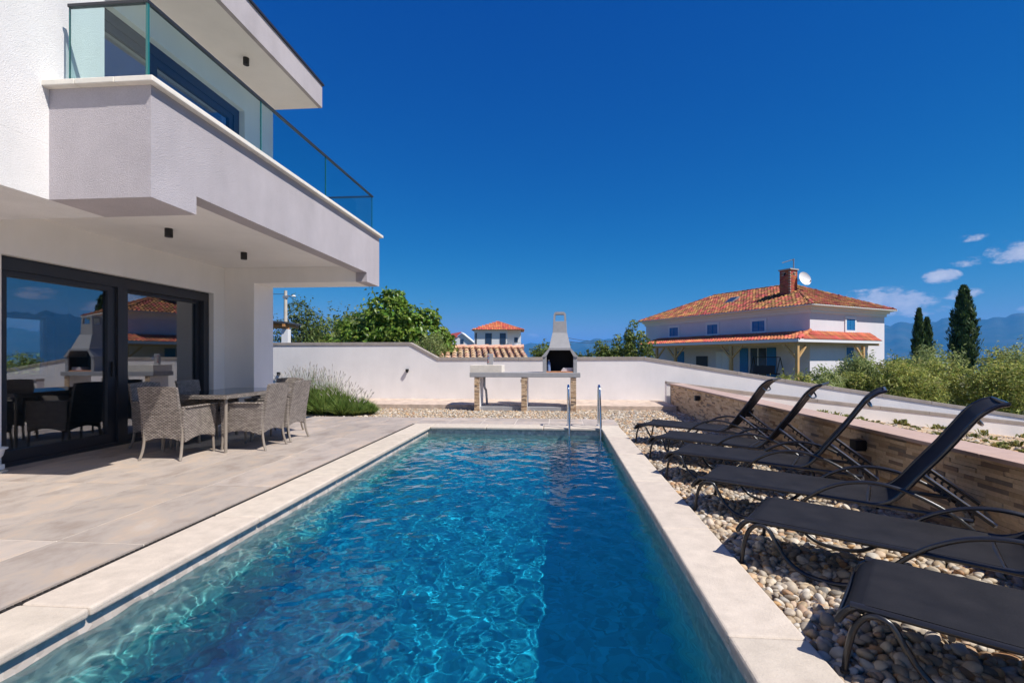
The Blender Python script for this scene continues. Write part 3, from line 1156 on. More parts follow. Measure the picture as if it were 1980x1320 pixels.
def build_walls():
    far = [(-9.4, 1.645), (-4.20, 1.645), (-3.40, 1.215), (2.32, 1.235), (6.0, .64), (17.0, -1.05)]
    garden_wall('garden_wall', 'long white plastered garden wall behind the barbecue, stepping down and sloping to the right', far, WY, .25, -2.5, .285, .085, 1.2)
    low = [(2.78, .60), (5.0, .33), (8.0, .0), (16.0, -.86)]
    garden_wall('low_garden_wall', 'low white wall with grey cap, nearer of the two sloping behind the loungers', low, 12.75, .2, -2.5, .23, .075, 1.2)
    # raised concrete strip at the foot of the far wall
    s = MB().box(-6.6, 2.80, 11.76, WY - .002, -.2, .055).build('concrete_strip', M['earth_strip'])
    tag(s, kind='structure')
    bevel(s, .01, 2)
    # planted bed behind the lounger wall
    nx, ny = 40, 50
    x = np.linspace(3.10, 13, nx)
    y = np.linspace(-2.5, 12.76, ny)
    X, Y = np.meshgrid(x, y, indexing='ij')
    low_z = np.interp(X, [p[0] for p in low], [p[1] for p in low])
    tY = np.clip((Y - 3) / 9.7, 0, 1)
    Z = (1 - tY) * (.49 - .11 * (X - 3.1)) + tY * (np.minimum(low_z - .40, .45))
    Z = np.minimum(Z, .50)
    Z += rng.normal(0, .012, Z.shape)
    V = np.stack([X, Y, Z], -1).reshape(-1, 3)
    F = [(i * ny + j, (i + 1) * ny + j, (i + 1) * ny + j + 1, i * ny + j + 1) for i in range(nx - 1) for j in range(ny - 1)]
    bm_ = pmat('bed_soil', (.52, .31, .13), .95, col2=(.58, .47, .33), vscale=3.0, bump=.8, bscale=25, bdist=.03, detail=9)
    bed = new_obj('planting_bed', np_mesh('planting_bed', V, F, True), bm_)
    tag(bed, kind='structure')

    def bed_z(px, py):
        lz = np.interp(px, [p[0] for p in low], [p[1] for p in low])
        ty = min(max((py - 3) / 9.7, 0), 1)
        return min((1 - ty) * (.49 - .11 * (px - 3.1)) + ty * min(lz - .40, .45), .50)
    rg = np.random.default_rng(21)
    n = 5200
    P = np.stack([rg.uniform(3.15, 11.5, n), rg.uniform(2.5, 12.6, n)], -1)
    P = np.concatenate([P, np.array([[bed_z(a, c) + .004] for a, c in P])], -1)
    V, F = pebbles(P, .020 * rg.lognormal(0, .4, n), rg, ICO1)
    o = new_obj('bed_stones', np_mesh('bed_stones', V, F, True), M['pebble'], bed, False)
    tag(o, kind='stuff')
    # weeds: flat rosettes and tufts
    LV, LF = [], []
    spots = []
    for _ in range(150):
        spots.append((rg.uniform(3.2, 4.8 + 2), rg.uniform(2.8, 8.5), rg.uniform(.02, .05), int(rg.integers(16, 40))))
    for _ in range(75):
        spots.append((rg.uniform(3.3, 11.0), rg.uniform(3.4, 12.5), rg.uniform(.03, .09), int(rg.integers(14, 34))))
    for _ in range(16):
        spots.append((rg.uniform(5.5, 11.5), 12.45 + rg.uniform(-.5, .2), rg.uniform(.06, .16), int(rg.integers(20, 36))))
    for (sx, sy, hh, nb) in spots:
        z0 = bed_z(sx, sy)
        for _ in range(nb):
            a = rg.uniform(0, 6.28)
            l_ = hh * rg.uniform(.6, 1.4)
            out = rg.uniform(.3, 1.1) * hh
            wd = .012 + .05 * hh
            p0 = np.array([sx + rg.normal(0, .4 * hh), sy + rg.normal(0, .4 * hh), z0])
            d = np.array([math.cos(a), math.sin(a), 0])
            s = np.array([-d[1], d[0], 0]) * wd
            i = len(LV)
            mid = p0 + d * out * .5 + np.array([0, 0, l_ * .7])
            tip = p0 + d * out + np.array([0, 0, l_ * .8])
            LV += [p0 - s * .4, p0 + s * .4, mid + s, mid - s, tip]
            LF += [(i, i + 1, i + 2), (i, i + 2, i + 3), (i + 3, i + 2, i + 4)]
    o = new_obj('weeds', np_mesh('weeds', np.array(LV), np.array(LF)), M['weed'])
    tag(o, 'small green and yellow weeds sprouting across the sloping bed', 'weeds', kind='stuff')


build_walls()


def build_lounger_wall():
    x0, y1, top = 2.86, 12.62, .555
    t = empty('retaining_wall', (x0, 8, 0), 0, 'long tan ledge-stone retaining wall with brown cap beside the loungers', 'wall')
    MB().box(x0 + .012, 3.10, -2.5, y1, -1.0, top - .03).build('wall_core', M['mortar'], t, w=True)
    # cap slabs
    ys = np.arange(-2.5, y1 + .02, 1.2)
    ys = list(ys) + [y1 + .02]
    for a, c in zip(ys[:-1], ys[1:]):
        s = MB().box(x0 - .035, 3.16, a + .002, c - .002, top - .03, top).build('cap_slab', M['cap_brown'], t, w=True)
        bevel(s, .005, 2)
    # corner strip at the far end
    MB().box(x0 - .012, 3.13, y1 + .0005, y1 + .02, -.4, top - .031).build('end_trim', M['concrete'], t, w=True)
    # split-stone strips in courses, tile sheets of 0.6 m
    rg = np.random.default_rng(4)
    strips = []
    ch = .0297
    z = GZ - .05
    r = 0
    while z < top - .032:
        h = min(ch, top - .0315 - z)
        y = -.5 + rg.uniform(0, .1)
        while y < y1:
            l_ = rg.choice([.08, .11, .15, .19, .24]) * rg.uniform(.85, 1.15)
            e = min(y + l_, y1)
            strips.append((y, e, z, z + h, rg.uniform(.002, .013)))
            y = e
        z += h
        r += 1
    # seen largest: near the camera and above the loungers
    def score(s):
        y = (s[0] + s[1]) / 2
        return (s[1] - s[0]) / y ** 2 if y > 2.9 else -1
    order = sorted(range(len(strips)), key=lambda i: -score(strips[i]))
    single = set(order[:295])
    base = MB().box(-.5, .5, -.5, .5, -.5, .5).mesh('stone_strip')
    base.materials.append(M['ledge_stone'])
    mb = MB()
    for i, (a, c, z0, z1, pr) in enumerate(strips):
        g = .0009
        if i in single:
            o = bpy.data.objects.new('stone_strip', base)
            COL.objects.link(o)
            o.parent = t
            o.matrix_parent_inverse = Matrix.Translation((-x0, -8, 0))
            o.location = (x0 + .012 - pr / 2, (a + c) / 2, (z0 + z1) / 2)
            o.scale = (pr + .004, c - a - g, z1 - z0 - g)
        else:
            mb.box(x0 + .014 - pr, x0 + .016, a + g / 2, c - g / 2, z0 + g / 2, z1 - g / 2)
    tag(mb.build('stone_facing', M['ledge_stone_mass'], t, w=True), kind='stuff')
    # square wall lights
    labs = ['small black cube wall light nearest the far end of the stone wall', 'small black cube wall light behind the second lounger backrest', 'black cube wall light on the stone wall above the third lounger', 'black cube wall light at the near end of the stone wall']
    for (y, lb) in zip((10.09, 7.43, 4.78), labs):
        lt = empty('wall_light', (x0 - .005, y, .385), 0, lb, 'light', 'cube lights on the stone wall')
        bevel(MB().box(x0 - .105, x0 - .012, y - .05, y + .05, .335, .435).build('housing', M['black'], lt, w=True), .004)
        MB().box(x0 - .0119, x0 + .006, y - .035, y + .035, .35, .42).build('mount', M['black'], lt, w=True)
        MB().box(x0 - .09, x0 - .03, y - .035, y + .035, .331, .3349).build('lens', M['lamp_lens'], lt, w=True)


build_lounger_wall()


def far_wall_light(x, z, lb):
    lt = empty('spot_light', (x, WY, z), 0, lb, 'light', 'slim spot lights on the garden wall')
    MB().box(x - .035, x + .035, WY - .09, WY - .001, z - .03, z + .03).build('housing', M['black'], lt, w=True)
    MB().tube([(x, WY - .06, z + .029), (x, WY - .06, z - .07)], .03, 12).build('barrel', M['black'], lt, w=True)


far_wall_light(-4.26, .86, 'small dark spot light on the white garden wall left of the step')
far_wall_light(-8.05, .765, 'small dark spot light on the garden wall above the lavender')


# ================================================================== the villa
def build_villa():
    h = empty('villa', (-6, 4, 0), 0, 'modern white two-storey villa with grey balcony and glass railing', 'house')
    W, G, P = M['stucco_white'], M['stucco_grey'], M['plaster']

    def part(name, mat, *boxes, bv=0, parent=h):
        b = MB()
        for q in boxes:
            b.box(*q)
        return b.build(name, mat, parent, w=True, bv=bv)
    # ground floor
    part('wall', P, (-6.25, -5.95, -4, 4.72, -.02, 2.8), (-6.25, -5.95, 7.92, 8.19, -.02, 2.8), (-6.25, -5.95, 4.72, 7.92, 2.32, 2.8))
    part('pillar', P, (-6.25, -5.396, 8.19, 8.77, -.02, 2.53), bv=.004)
    part('beam', P, (-6.25, -3.531, 8.19, 8.77, 2.53, 2.98))
    part('rear_wall', W, (-9.5, -6.25, 8.5, 8.77, -.3, 5.9))
    part('room_wall', M['room_wall'], (-9.2, -6.25, 8.40, 8.499, 0, 2.8), (-9.5, -9.2, -4, 7.25, -.3, 2.8), (-9.5, -9.2, 8.15, 8.5, -.3, 2.8), (-9.5, -9.2, 7.25, 8.15, -.3, .85), (-9.5, -9.2, 7.25, 8.15, 1.95, 2.8), (-9.2, -6.25, 2.9, 3.0, 0, 2.8))
    part('room_floor', M['room_floor'], (-9.2, -6.02, 3.0, 8.4, -.013, .004))
    part('room_ceiling', M['room_wall'], (-9.5, -5.951, -4, 8.5, 2.801, 2.98))
    wf = part('window', M['white_paint'], (-9.42, -9.36, 7.25, 7.31, .85, 1.95), (-9.42, -9.36, 8.09, 8.15, .85, 1.95), (-9.42, -9.36, 7.31, 8.09, .85, .91), (-9.42, -9.36, 7.31, 8.09, 1.89, 1.95))
    part('pane', glass_mat('clear_pane', (.9, .95, .9), 1.4), (-9.395, -9.385, 7.31, 8.09, .91, 1.89), parent=wf)
    # first-floor overhang
    part('overhang', W, (-6.25, -4.24, -4, 4.21, 2.52, 2.979))
    part('balcony_step', G, (-4.24, -3.531, 3.911, 4.21, 2.52, 2.979))
    part('ceiling', P, (-5.95, -3.531, 4.21, 8.19, 2.8, 2.979))
    part('balcony_floor', M['concrete'], (-5.7, -3.531, 3.911, 8.57, 2.98, 3.04))
    prof = [(3.71, 2.52), (4.21, 2.52), (4.21, 2.69), (8.19, 2.69), (8.19, 2.53), (8.77, 2.53), (8.77, 3.44), (3.71, 3.44)]
    para = MB().prism([(-3.53, y, z) for (y, z) in prof], (.199, 0, 0)).build('parapet', G, h, w=True)
    part('parapet', G, (-4.24, -3.5305, 3.71, 3.91, 2.52, 3.44))
    part('parapet', G, (-5.4, -3.5305, 8.571, 8.77, 2.98, 3.44))
    # stone sill on the parapet, in lengths
    ys = [3.65, 5.0, 6.35, 7.6, 8.83]
    for a, c in zip(ys[:-1], ys[1:]):
        part('sill_stone', M['sill_stone'], (-3.60, -3.27, a + .002, c - .002, 3.44, 3.487), bv=.006)
    for a, c in ((-4.30, -3.95), (-3.95, -3.60)):
        part('sill_stone', M['sill_stone'], (a + .002, c - .002, 3.65, 3.97, 3.44, 3.487), bv=.006)
    part('sill_stone', M['sill_stone'], (-5.4, -3.602, 8.52, 8.83, 3.44, 3.487), bv=.006)
    # upper floor
    part('upper_wall', W, (-9.5, -4.24, -4, 4.204, 2.98, 6.32), (-9.5, -6.26, -4.0, 2.89, -.3, 2.979))
    part('upper_facade', P, (-5.7, -5.4, 7.94, 8.77, 2.98, 5.9), (-5.7, -5.4, 4.204, 4.6, 2.98, 5.9), (-5.7, -5.4, 4.6, 7.94, 5.46, 5.9))
    roof = part('roof', P, (-9.5, -4.501, 4.204, 8.77, 5.9, 6.30))
    part('fascia', G, (-4.50, -4.432, 4.204, 8.77, 5.897, 6.32), parent=roof)
    part('roof_trim', M['anthracite'], (-4.52, -4.405, 4.204, 8.80, 6.32, 6.355), parent=roof)
    # upper sliding door
    d = part('upper_door', M['blue_frame'], (-5.60, -5.50, 7.80, 7.94, 3.04, 5.46), (-5.60, -5.50, 4.6, 7.80, 5.32, 5.46), (-5.60, -5.50, 4.6, 4.72, 3.04, 5.32), (-5.58, -5.52, 4.72, 7.80, 3.04, 3.16),
             (-5.57, -5.51, 6.12, 6.24, 3.16, 5.32), (-5.57, -5.515, 7.70, 7.80, 3.16, 5.32), (-5.57, -5.515, 4.72, 7.70, 5.22, 5.32))
    part('pane', M['window_glass'], (-5.548, -5.540, 4.72, 6.12, 3.16, 5.22), parent=d)
    part('pane', M['window_glass'], (-5.548, -5.540, 6.24, 7.70, 3.16, 5.22), parent=d)
    part('upper_room', M['room_wall'], (-8.6, -8.5, 4.3, 8.4, 3.0, 5.8), (-8.5, -5.7, 4.206, 4.3, 3.0, 5.8), (-8.5, -5.7, 4.3, 8.4, 2.99, 3.02))
    # ground-floor sliding doors
    A = M['anthracite']
    for (y0, y1, hinge) in ((4.78, 6.24, 0), (6.24, 7.86, 1)):
        d = part('sliding_door', A, (-6.16, -6.02, y0, y1, 2.17, 2.30))
        part('door_sill', A, (-6.17, -6.03, y0, y1, 0, .05), parent=d)
        if hinge == 0:
            fr = [(-6.13, -6.05, 4.78, 4.85, .05, 2.17), (-6.13, -6.05, 6.045, 6.165, .05, 2.17), (-6.13, -6.05, 4.85, 6.045, .05, .175), (-6.13, -6.05, 4.85, 6.045, 2.10, 2.17)]
            gl = (-6.094, -6.086, 4.85, 6.045, .175, 2.10)
        else:
            fr = [(-6.16, -6.10, 6.315, 6.35, .05, 2.17), (-6.16, -6.10, 7.72, 7.78, .05, 2.17), (-6.16, -6.10, 6.35, 7.72, .05, .12), (-6.16, -6.10, 6.35, 7.72, 2.12, 2.17)]
            gl = (-6.134, -6.126, 6.35, 7.72, .12, 2.12)
        part('leaf_frame', A, *fr, parent=d)
        part('pane', M['window_glass'], gl, parent=d)
        if hinge == 0:
            part('meeting_post', A, (-6.155, -6.015, 6.166, 6.2395, .05, 2.17), parent=d)
            part('door_handle', M['black'], (-6.045, -6.02, 6.09, 6.115, .95, 1.15), parent=d)
        else:
            part('meeting_post', A, (-6.155, -6.015, 6.2405, 6.314, .05, 2.17), parent=d)
            part('jamb', A, (-6.165, -6.022, 7.781, 7.8595, .05, 2.17), parent=d)
    part('shutter_box', A, (-6.2, -6.045, 4.72, 7.92, 2.301, 2.318))
    part('reveal_trim', A, (-6.2, -6.04, 4.721, 4.779, 0, 2.3))
    part('reveal_trim', A, (-6.2, -6.04, 7.861, 7.919, 0, 2.3))
    # glass railing
    zb, zt = 3.487, 4.165
    gx = -3.43
    for (y0, y1) in ((3.795, 5.325), (5.337, 6.883), (6.895, 8.67)):
        pn = part('glass_panel', M['rail_glass'], (gx - .006, gx + .006, y0, y1, zb, zt))
        part('glass_edge', M['glass_edge'], (gx - .0065, gx + .0065, y0 - .006, y0, zb, zt), parent=pn)
        part('glass_edge', M['glass_edge'], (gx - .0065, gx + .0065, y1, y1 + .0055, zb, zt), parent=pn)
    pn = part('glass_panel', M['rail_glass'], (-4.13, gx - .008, 3.779, 3.791, zb, zt))
    part('glass_edge', M['glass_edge'], (-4.136, -4.13, 3.7785, 3.7915, zb, zt), parent=pn)
    part('glass_edge', M['glass_edge'], (gx - .0079, gx + .012, 3.776, 3.794, zb, zt), parent=pn)
    pn = part('glass_panel', M['rail_glass'], (-5.38, gx - .008, 8.679, 8.691, zb, zt))
    part('handrail', M['anthracite'], (gx - .018, gx + .018, 3.767, 8.70, zt, zt + .028), bv=.004)
    part('handrail', M['anthracite'], (-4.14, gx - .0182, 3.767, 3.803, zt, zt + .028), bv=.004)
    part('handrail', M['anthracite'], (-5.39, gx - .0182, 8.667, 8.703, zt, zt + .028), bv=.004)


build_villa()


def ceiling_spot(x, y, z, lb):
    t = empty('ceiling_spot', (x, y, z), 0, lb, 'light', 'black cylinder ceiling spots')
    MB().lathe([(.036, -.105), (.044, -.105), (.044, 0)], (0, 0, 0), 24).build('barrel', M['black'], t, smooth=True)
    MB().lathe([(.0355, -.1045), (.0355, -.098)], (0, 0, 0), 20).build('lens', M['lamp_lens'], t)


ceiling_spot(-4.81, 5.62, 2.8, 'black cylinder ceiling spot, nearer of the two under the balcony')
ceiling_spot(-4.76, 6.98, 2.8, 'black cylinder ceiling spot, farther of the two under the balcony')
ceiling_spot(-4.887, 7.22, 5.9, 'black cylinder spot under the upper roof overhang')


def build_urn():
    t = empty('urn_planter', (-5.90, 4.60, 0), 0, 'white pedestal urn standing beside the sliding door', 'urn')
    MB().lathe([(.0, .0), (.13, 0), (.135, .012), (.09, .02), (.06, .03)], n=24).build('saucer', M['sink_stone'], t, smooth=True)
    MB().box(-.075, .075, -.075, .075, .03, .09).build('plinth', M['white_paint'], t, bv=.005)
    MB().lathe([(.06, .09), (.045, .12), (.05, .14), (.09, .19), (.105, .25), (.105, .26), (.135, .27), (.135, .285), (.11, .285), (.10, .26), (.0, .25)], n=28).build('bowl', M['white_paint'], t, smooth=True)


build_urn()
bpy.data.objects['urn_planter'].scale = (.85, .85, .9)


# ================================================================== dining set
def build_table():
    t = empty('dining_table', (-4.63, 6.52, 0), 0, 'rectangular dark glass dining table with woven rim on the terrace', 'table')
    w, l_ = .475, .76
    MB().box(-w + .02, w - .02, -l_ + .02, l_ - .02, .728, .736).build('table_top', M['table_glass'], t)
    b = MB()
    z0, z1 = .685, .733
    b.box(-w, -w + .03, -l_, l_, z0, z1).box(w - .03, w, -l_, l_, z0, z1).box(-w + .0301, w - .0301, -l_, -l_ + .03, z0, z1).box(-w + .0301, w - .0301, l_ - .03, l_, z0, z1)
    b.build('rim', M['wicker'], t)
    for sx in (-1, 1):
        for sy in (-1, 1):
            MB().tube([(sx * (w - .06), sy * (l_ - .07), .69), (sx * (w - .05), sy * (l_ - .05), 0)], .02, 10).build('leg', M['wicker_leg'], t, smooth=True)
    MB().bar((-w + .05, 0, .67), (w - .05, 0, .67), .03, .03).build('cross_bar', M['black'], t)


build_table()


def make_chair():
    """faces +y, origin on the ground under the middle of the backrest"""
    t = empty('wicker_armchair')
    hw = .265
    # backrest: gently reclined sheet with arched lower edge
    b = MB()
    nu, nv = 10, 12
    th = .034
    for layer in (0, 1):
        for j in range(nv + 1):
            s = j / nv
            for i in range(nu + 1):
                u = i / nu * 2 - 1
                zlow = .215 + .045 * (1 - u * u)
                z = zlow + (.87 - .012 * u * u - zlow) * s
                y = .03 - .10 * s ** 1.3 - .018 * (1 - u * u) * s - layer * th
                wv = (hw - .035) + .0 * s
                b.v.append((u * wv, y, z))
    n1 = (nu + 1)
    tot = n1 * (nv + 1)
    for j in range(nv):
        for i in range(nu):
            a = j * n1 + i
            b.f.append((a, a + n1, a + n1 + 1, a + 1))
            a += tot
            b.f.append((a, a + 1, a + n1 + 1, a + n1))
    for i in range(nu):
        b.f.append((i, i + 1, tot + i + 1, tot + i))
        q = nv * n1 + i
        b.f.append((q, tot + q, tot + q + 1, q + 1))
    for j in range(nv):
        q = j * n1
        b.f.append((q, tot + q, tot + q + n1, q + n1))
        q = j * n1 + nu
        b.f.append((q, q + n1, tot + q + n1, tot + q))
    b.build('backrest', M['wicker'], t, smooth=True)
    # side panels with padded arm tops and arched skirt
    for s in (-1, 1):
        x0 = s * (hw - .045)
        poly = []
        for k in range(9):
            q = k / 8
            poly.append((x0, .01 + q * .53, .205 + .05 * math.sin(math.pi * q)))
        poly += [(x0, .56, .585), (x0, .545, .605), (x0, .30, .615), (x0, -.02, .63), (x0, -.01, .40)]
        if s < 0:
            pass
        sp = MB().prism(poly, (s * .045, 0, 0)).build('side_panel', M['wicker'], t)
        bevel(sp, .008, 2)
        arm = MB().box(min(x0, x0 + s * .062) - .004, max(x0, x0 + s * .062), .0, .56, .606, .628).build('armrest', M['wicker'], t)
        bevel(arm, .009, 2)
    # seat and front skirt
    b = MB().box(-hw + .046, hw - .046, .03, .54, .36, .405)
    bevel(b.build('seat', M['wicker'], t), .006)
    poly = [(-hw + .046 + (2 * hw - .092) * k / 8, .525, .21 + .04 * math.sin(math.pi * k / 8)) for k in range(9)] + [(hw - .046, .525, .3595), (-hw + .046, .525, .3595)]
    MB().prism(poly, (0, .03, 0)).build('front_skirt', M['wicker'], t)
    c = MB().box(-hw + .055, hw - .055, .05, .53, .406, .455).build('cushion', M['cushion'], t)
    bevel(c, .018, 3)
    for sx in (-1, 1):
        MB().tube([(sx * (hw - .035), .0, .40), (sx * (hw - .037), -.0, .24), (sx * (hw - .032), -.02, .10), (sx * (hw - .02), -.055, 0)], .0155, 8, smooth_steps=4).build('leg', M['wicker_leg'], t, smooth=True)
        MB().tube([(sx * (hw - .03), .535, .40), (sx * (hw - .03), .54, .20), (sx * (hw - .025), .548, 0)], .0155, 8, smooth_steps=3).build('leg', M['wicker_leg'], t, smooth=True)
    return t


def build_chairs():
    proto = make_chair()
    spots = [(-4.645, 5.345, 3, 'woven grey armchair at the near end of the table, its back turned to us'),
             (-3.835, 6.225, 90, 'woven grey armchair on the pool side of the table, nearer of the two'),
             (-3.86, 6.865, 90, 'woven grey armchair on the pool side of the table, nearest the lavender'),
             (-5.60, 6.22, -93, 'woven armchair on the glass door side, nearer of the two, in shade'),
             (-5.56, 6.95, -88, 'woven armchair on the glass door side, farther of the two, in shade'),
             (-4.50, 7.72, 180, 'woven armchair at the far end of the table beside the lavender')]
    for k, (x, y, a, lb) in enumerate(spots):
        o = proto if k == 0 else copy_tree(proto)
        o.location = (x, y, .0005)
        o.rotation_euler = (0, 0, R(a))
        tag(o, lb, 'chair', 'woven armchairs around the dining table')


build_chairs()


# ================================================================== sun loungers
def make_lounger():
    """u = length (0 at the foot end), v = width, z from the gravel"""
    t = empty('sun_lounger')
    Wd = .60
    F, SL, ST = M['lounger_frame'], M['sling'], M['lounger_steel']
    ZR = .275            # side rail height above gravel
    # seat sling: slight sag across, lip drooping at the foot end
    prof = [(-.075, ZR - .075), (-.055, ZR - .035), (-.015, ZR - .006), (.04, ZR + .004), (.3, ZR + .004), (.6, ZR + .003), (.85, ZR + .002), (1.07, ZR)]
    P = catmull([Vector((p[0], 0, p[1])) for p in prof], 4)
    b = MB()
    nv = 8
    for layer in (0, 1):
        for p in P:
            for j in range(nv + 1):
                s = j / nv
                sag = .012 * math.sin(math.pi * s)
                b.v.append((p.x, .018 + s * (Wd - .036), p.z - sag - .006 * layer))
    m, n1 = len(P), nv + 1
    tot = m * n1
    for i in range(m - 1):
        for j in range(nv):
            a = i * n1 + j
            b.f.append((a, a + n1, a + n1 + 1, a + 1))
            a += tot
            b.f.append((a, a + 1, a + n1 + 1, a + n1))
    for j in range(nv):
        b.f.append((j, j + 1, tot + j + 1, tot + j))
        q = (m - 1) * n1 + j
        b.f.append((q, tot + q, tot + q + 1, q + 1))
    for i in range(m - 1):
        q = i * n1
        b.f.append((q, tot + q, tot + q + n1, q + n1))
        q += nv
        b.f.append((q, q + n1, tot + q + n1, tot + q))
    b.build('seat_sling', SL, t, smooth=True)
    # backrest sling along the measured profile
    bp = [(1.09, .262), (1.15, .272), (1.215, .305), (1.28, .38), (1.36, .495), (1.47, .645), (1.565, .79), (1.63, .885), (1.70, .945), (1.755, .965)]
    BP = catmull([Vector((p[0], 0, p[1])) for p in bp], 4)
    b = MB()
    m = len(BP)
    for layer in (0, 1):
        for k, p in enumerate(BP):
            tq = (BP[min(k + 1, m - 1)] - BP[max(k - 1, 0)]).normalized()
            nrm = Vector((-tq.z, 0, tq.x))
            for j in range(nv + 1):
                s = j / nv
                q = p - nrm * (.012 * math.sin(math.pi * s) + .006 * layer)
                b.v.append((q.x, .03 + s * (Wd - .06), q.z))
    tot = m * n1
    for i in range(m - 1):
        for j in range(nv):
            a = i * n1 + j
            b.f.append((a, a + n1, a + n1 + 1, a + 1))
            a += tot
            b.f.append((a, a + 1, a + n1 + 1, a + n1))
    for j in range(nv):
        b.f.append((j, j + 1, tot + j + 1, tot + j))
        q = (m - 1) * n1 + j
        b.f.append((q, tot + q, tot + q + 1, q + 1))
    b.build('backrest_sling', SL, t, smooth=True)
    for v in (.02, Wd - .02):
        # side rail with drooping end
        MB().tube([(-.08, v, ZR - .085), (-.055, v, ZR - .045), (-.015, v, ZR - .016), (.05, v, ZR - .012), (1.0, v, ZR - .014), (1.60, v, ZR - .03)], .0145, 8, smooth_steps=3).build('side_rail', F, t, smooth=True)
        # backrest side tube
        MB().tube([(p.x, v, p.z - .004) for p in BP], .0135, 8).build('backrest_tube', F, t, smooth=True)
        # one bent tube: foot, hoop, skid, arm hoop, rear foot
        vo = v - .012 if v < .3 else v + .012
        pts = [(-.055, .0), (-.045, .09), (-.02, .19), (.03, .245), (.09, .235), (.135, .16), (.18, .09), (.25, .035), (.34, .013), (.45, .016), (.54, .05), (.63, .13), (.73, .235), (.83, .315), (.95, .375), (1.08, .402), (1.2, .395), (1.32, .36), (1.44, .305), (1.55, .235), (1.64, .15), (1.69, .06), (1.70, .0)]
        MB().tube([(a, vo, z) for (a, z) in pts], .0125, 8, smooth_steps=3).build('leg_tube', F, t, smooth=True)
        # notched prop: bar with teeth
        vi = v + .035 if v < .3 else v - .035
        a, c = Vector((1.36, vi, .485)), Vector((1.70, vi, .225))
        d = (c - a).normalized()
        nd = Vector((-d.z, 0, d.x))
        if nd.z > 0:
            nd = -nd
        pr = MB().bar(a, c, .010, .022, up=(0, 0, 1))
        L = (c - a).length
        for k in range(6):
            s = .10 + k * .045
            q = a + d * s
            pr.bar(q, q + nd * .030 - d * .006, .008, .014, up=d)
            pr.bar(q + nd * .030 - d * .006, q + nd * .034 + d * .012, .008, .010, up=nd)
        pr.build('notched_prop', F, t)
        MB().tube([(1.37, vi - .004, .492), (1.71, vi - .004, .232)], .006, 6).build('prop_rail', ST, t, smooth=True)
        MB().lathe([(.017, 0), (.017, .012)], (-.055, vo, -.004), 10).build('foot_cap', M['rubber'], t)
    # cross tubes
    for (u, z, mt, nm) in ((-.08, ZR - .087, F, 'foot_bar'), (.26, ZR - .035, F, 'cross_tube'), (1.075, ZR - .02, F, 'cross_tube'), (1.58, ZR - .03, F, 'cross_tube'), (1.70, .225, ST, 'prop_handle'), (1.755, .962, F, 'head_bar'), (1.60, .215, ST, 'prop_stop')):
        v0, v1 = (.06, Wd - .06) if mt is ST else (.02, Wd - .02)
        MB().tube([(u, v0, z), (u, v1, z)], .0115, 8).build(nm, mt, t, smooth=True)
    # strap loop behind the head
    MB().tube([(1.63, .10, .855), (1.655, .14, .82), (1.66, .30, .81), (1.655, .46, .82), (1.63, .50, .855)], .009, 6, smooth_steps=3).build('headrest_strap', ST, t, smooth=True)
    return t


def build_loungers():
    proto = make_lounger()
    spots = [(1.180, 7.22, -33.5, 'black sling sun lounger nearest the far end of the pool'),
             (1.165, 6.05, -34.2, 'black sling sun lounger, second from the far pool end'),
             (1.150, 5.06, -31.2, 'black sling sun lounger, third from the far pool end'),
             (1.145, 3.985, -32.5, 'black sling sun lounger, fourth from the far end, tall curved backrest at right'),
             (1.140, 2.975, -34, 'black sling sun lounger, second nearest, seat crossing the right edge'),
             (1.165, 1.965, -36, 'black sling sun lounger nearest the camera, only its foot end in view')]
    for k, (x, y, a, lb) in enumerate(spots):
        o = proto if k == 0 else copy_tree(proto)
        o.location = (x, y, GZ + .012)
        o.rotation_euler = (0, 0, R(a))
        tag(o, lb, 'sun lounger', 'sun loungers in a row beside the pool')


build_loungers()


# ------------------------------------------------------------------ pool ladder
def build_ladder():
    t = empty('pool_ladder', (.42, 8.4, 0), 0, 'stainless steel pool ladder at the far right corner of the pool', 'ladder')
    for (x, lean) in ((.17, 0), (.70, 0)):
        pts = [(x, 8.62, -.05), (x, 8.615, .30), (x, 8.60, .62), (x, 8.56, .70), (x, 8.48, .72), (x, 8.40, .69), (x, 8.36, .60), (x + .01, 8.345, .30), (x + .015, 8.30, -.02), (x + .015, 8.27, -.5), (x + .015, 8.26, -1.05)]
        MB().tube(pts, .0205, 12, smooth_steps=4).build('handrail', M['steel'], t, smooth=True, w=True)
        MB().lathe([(.045, .0), (.045, .012), (.03, .02), (.0215, .022)], (x, 8.62, .0005), 16).build('flange', M['steel'], t, smooth=True, w=True)
    for z in (-.33, -.6, -.88):
        MB().box(.19, .71, 8.235, 8.315, z - .015, z + .015).build('step', M['steel'], t, w=True, bv=.005)


build_ladder()


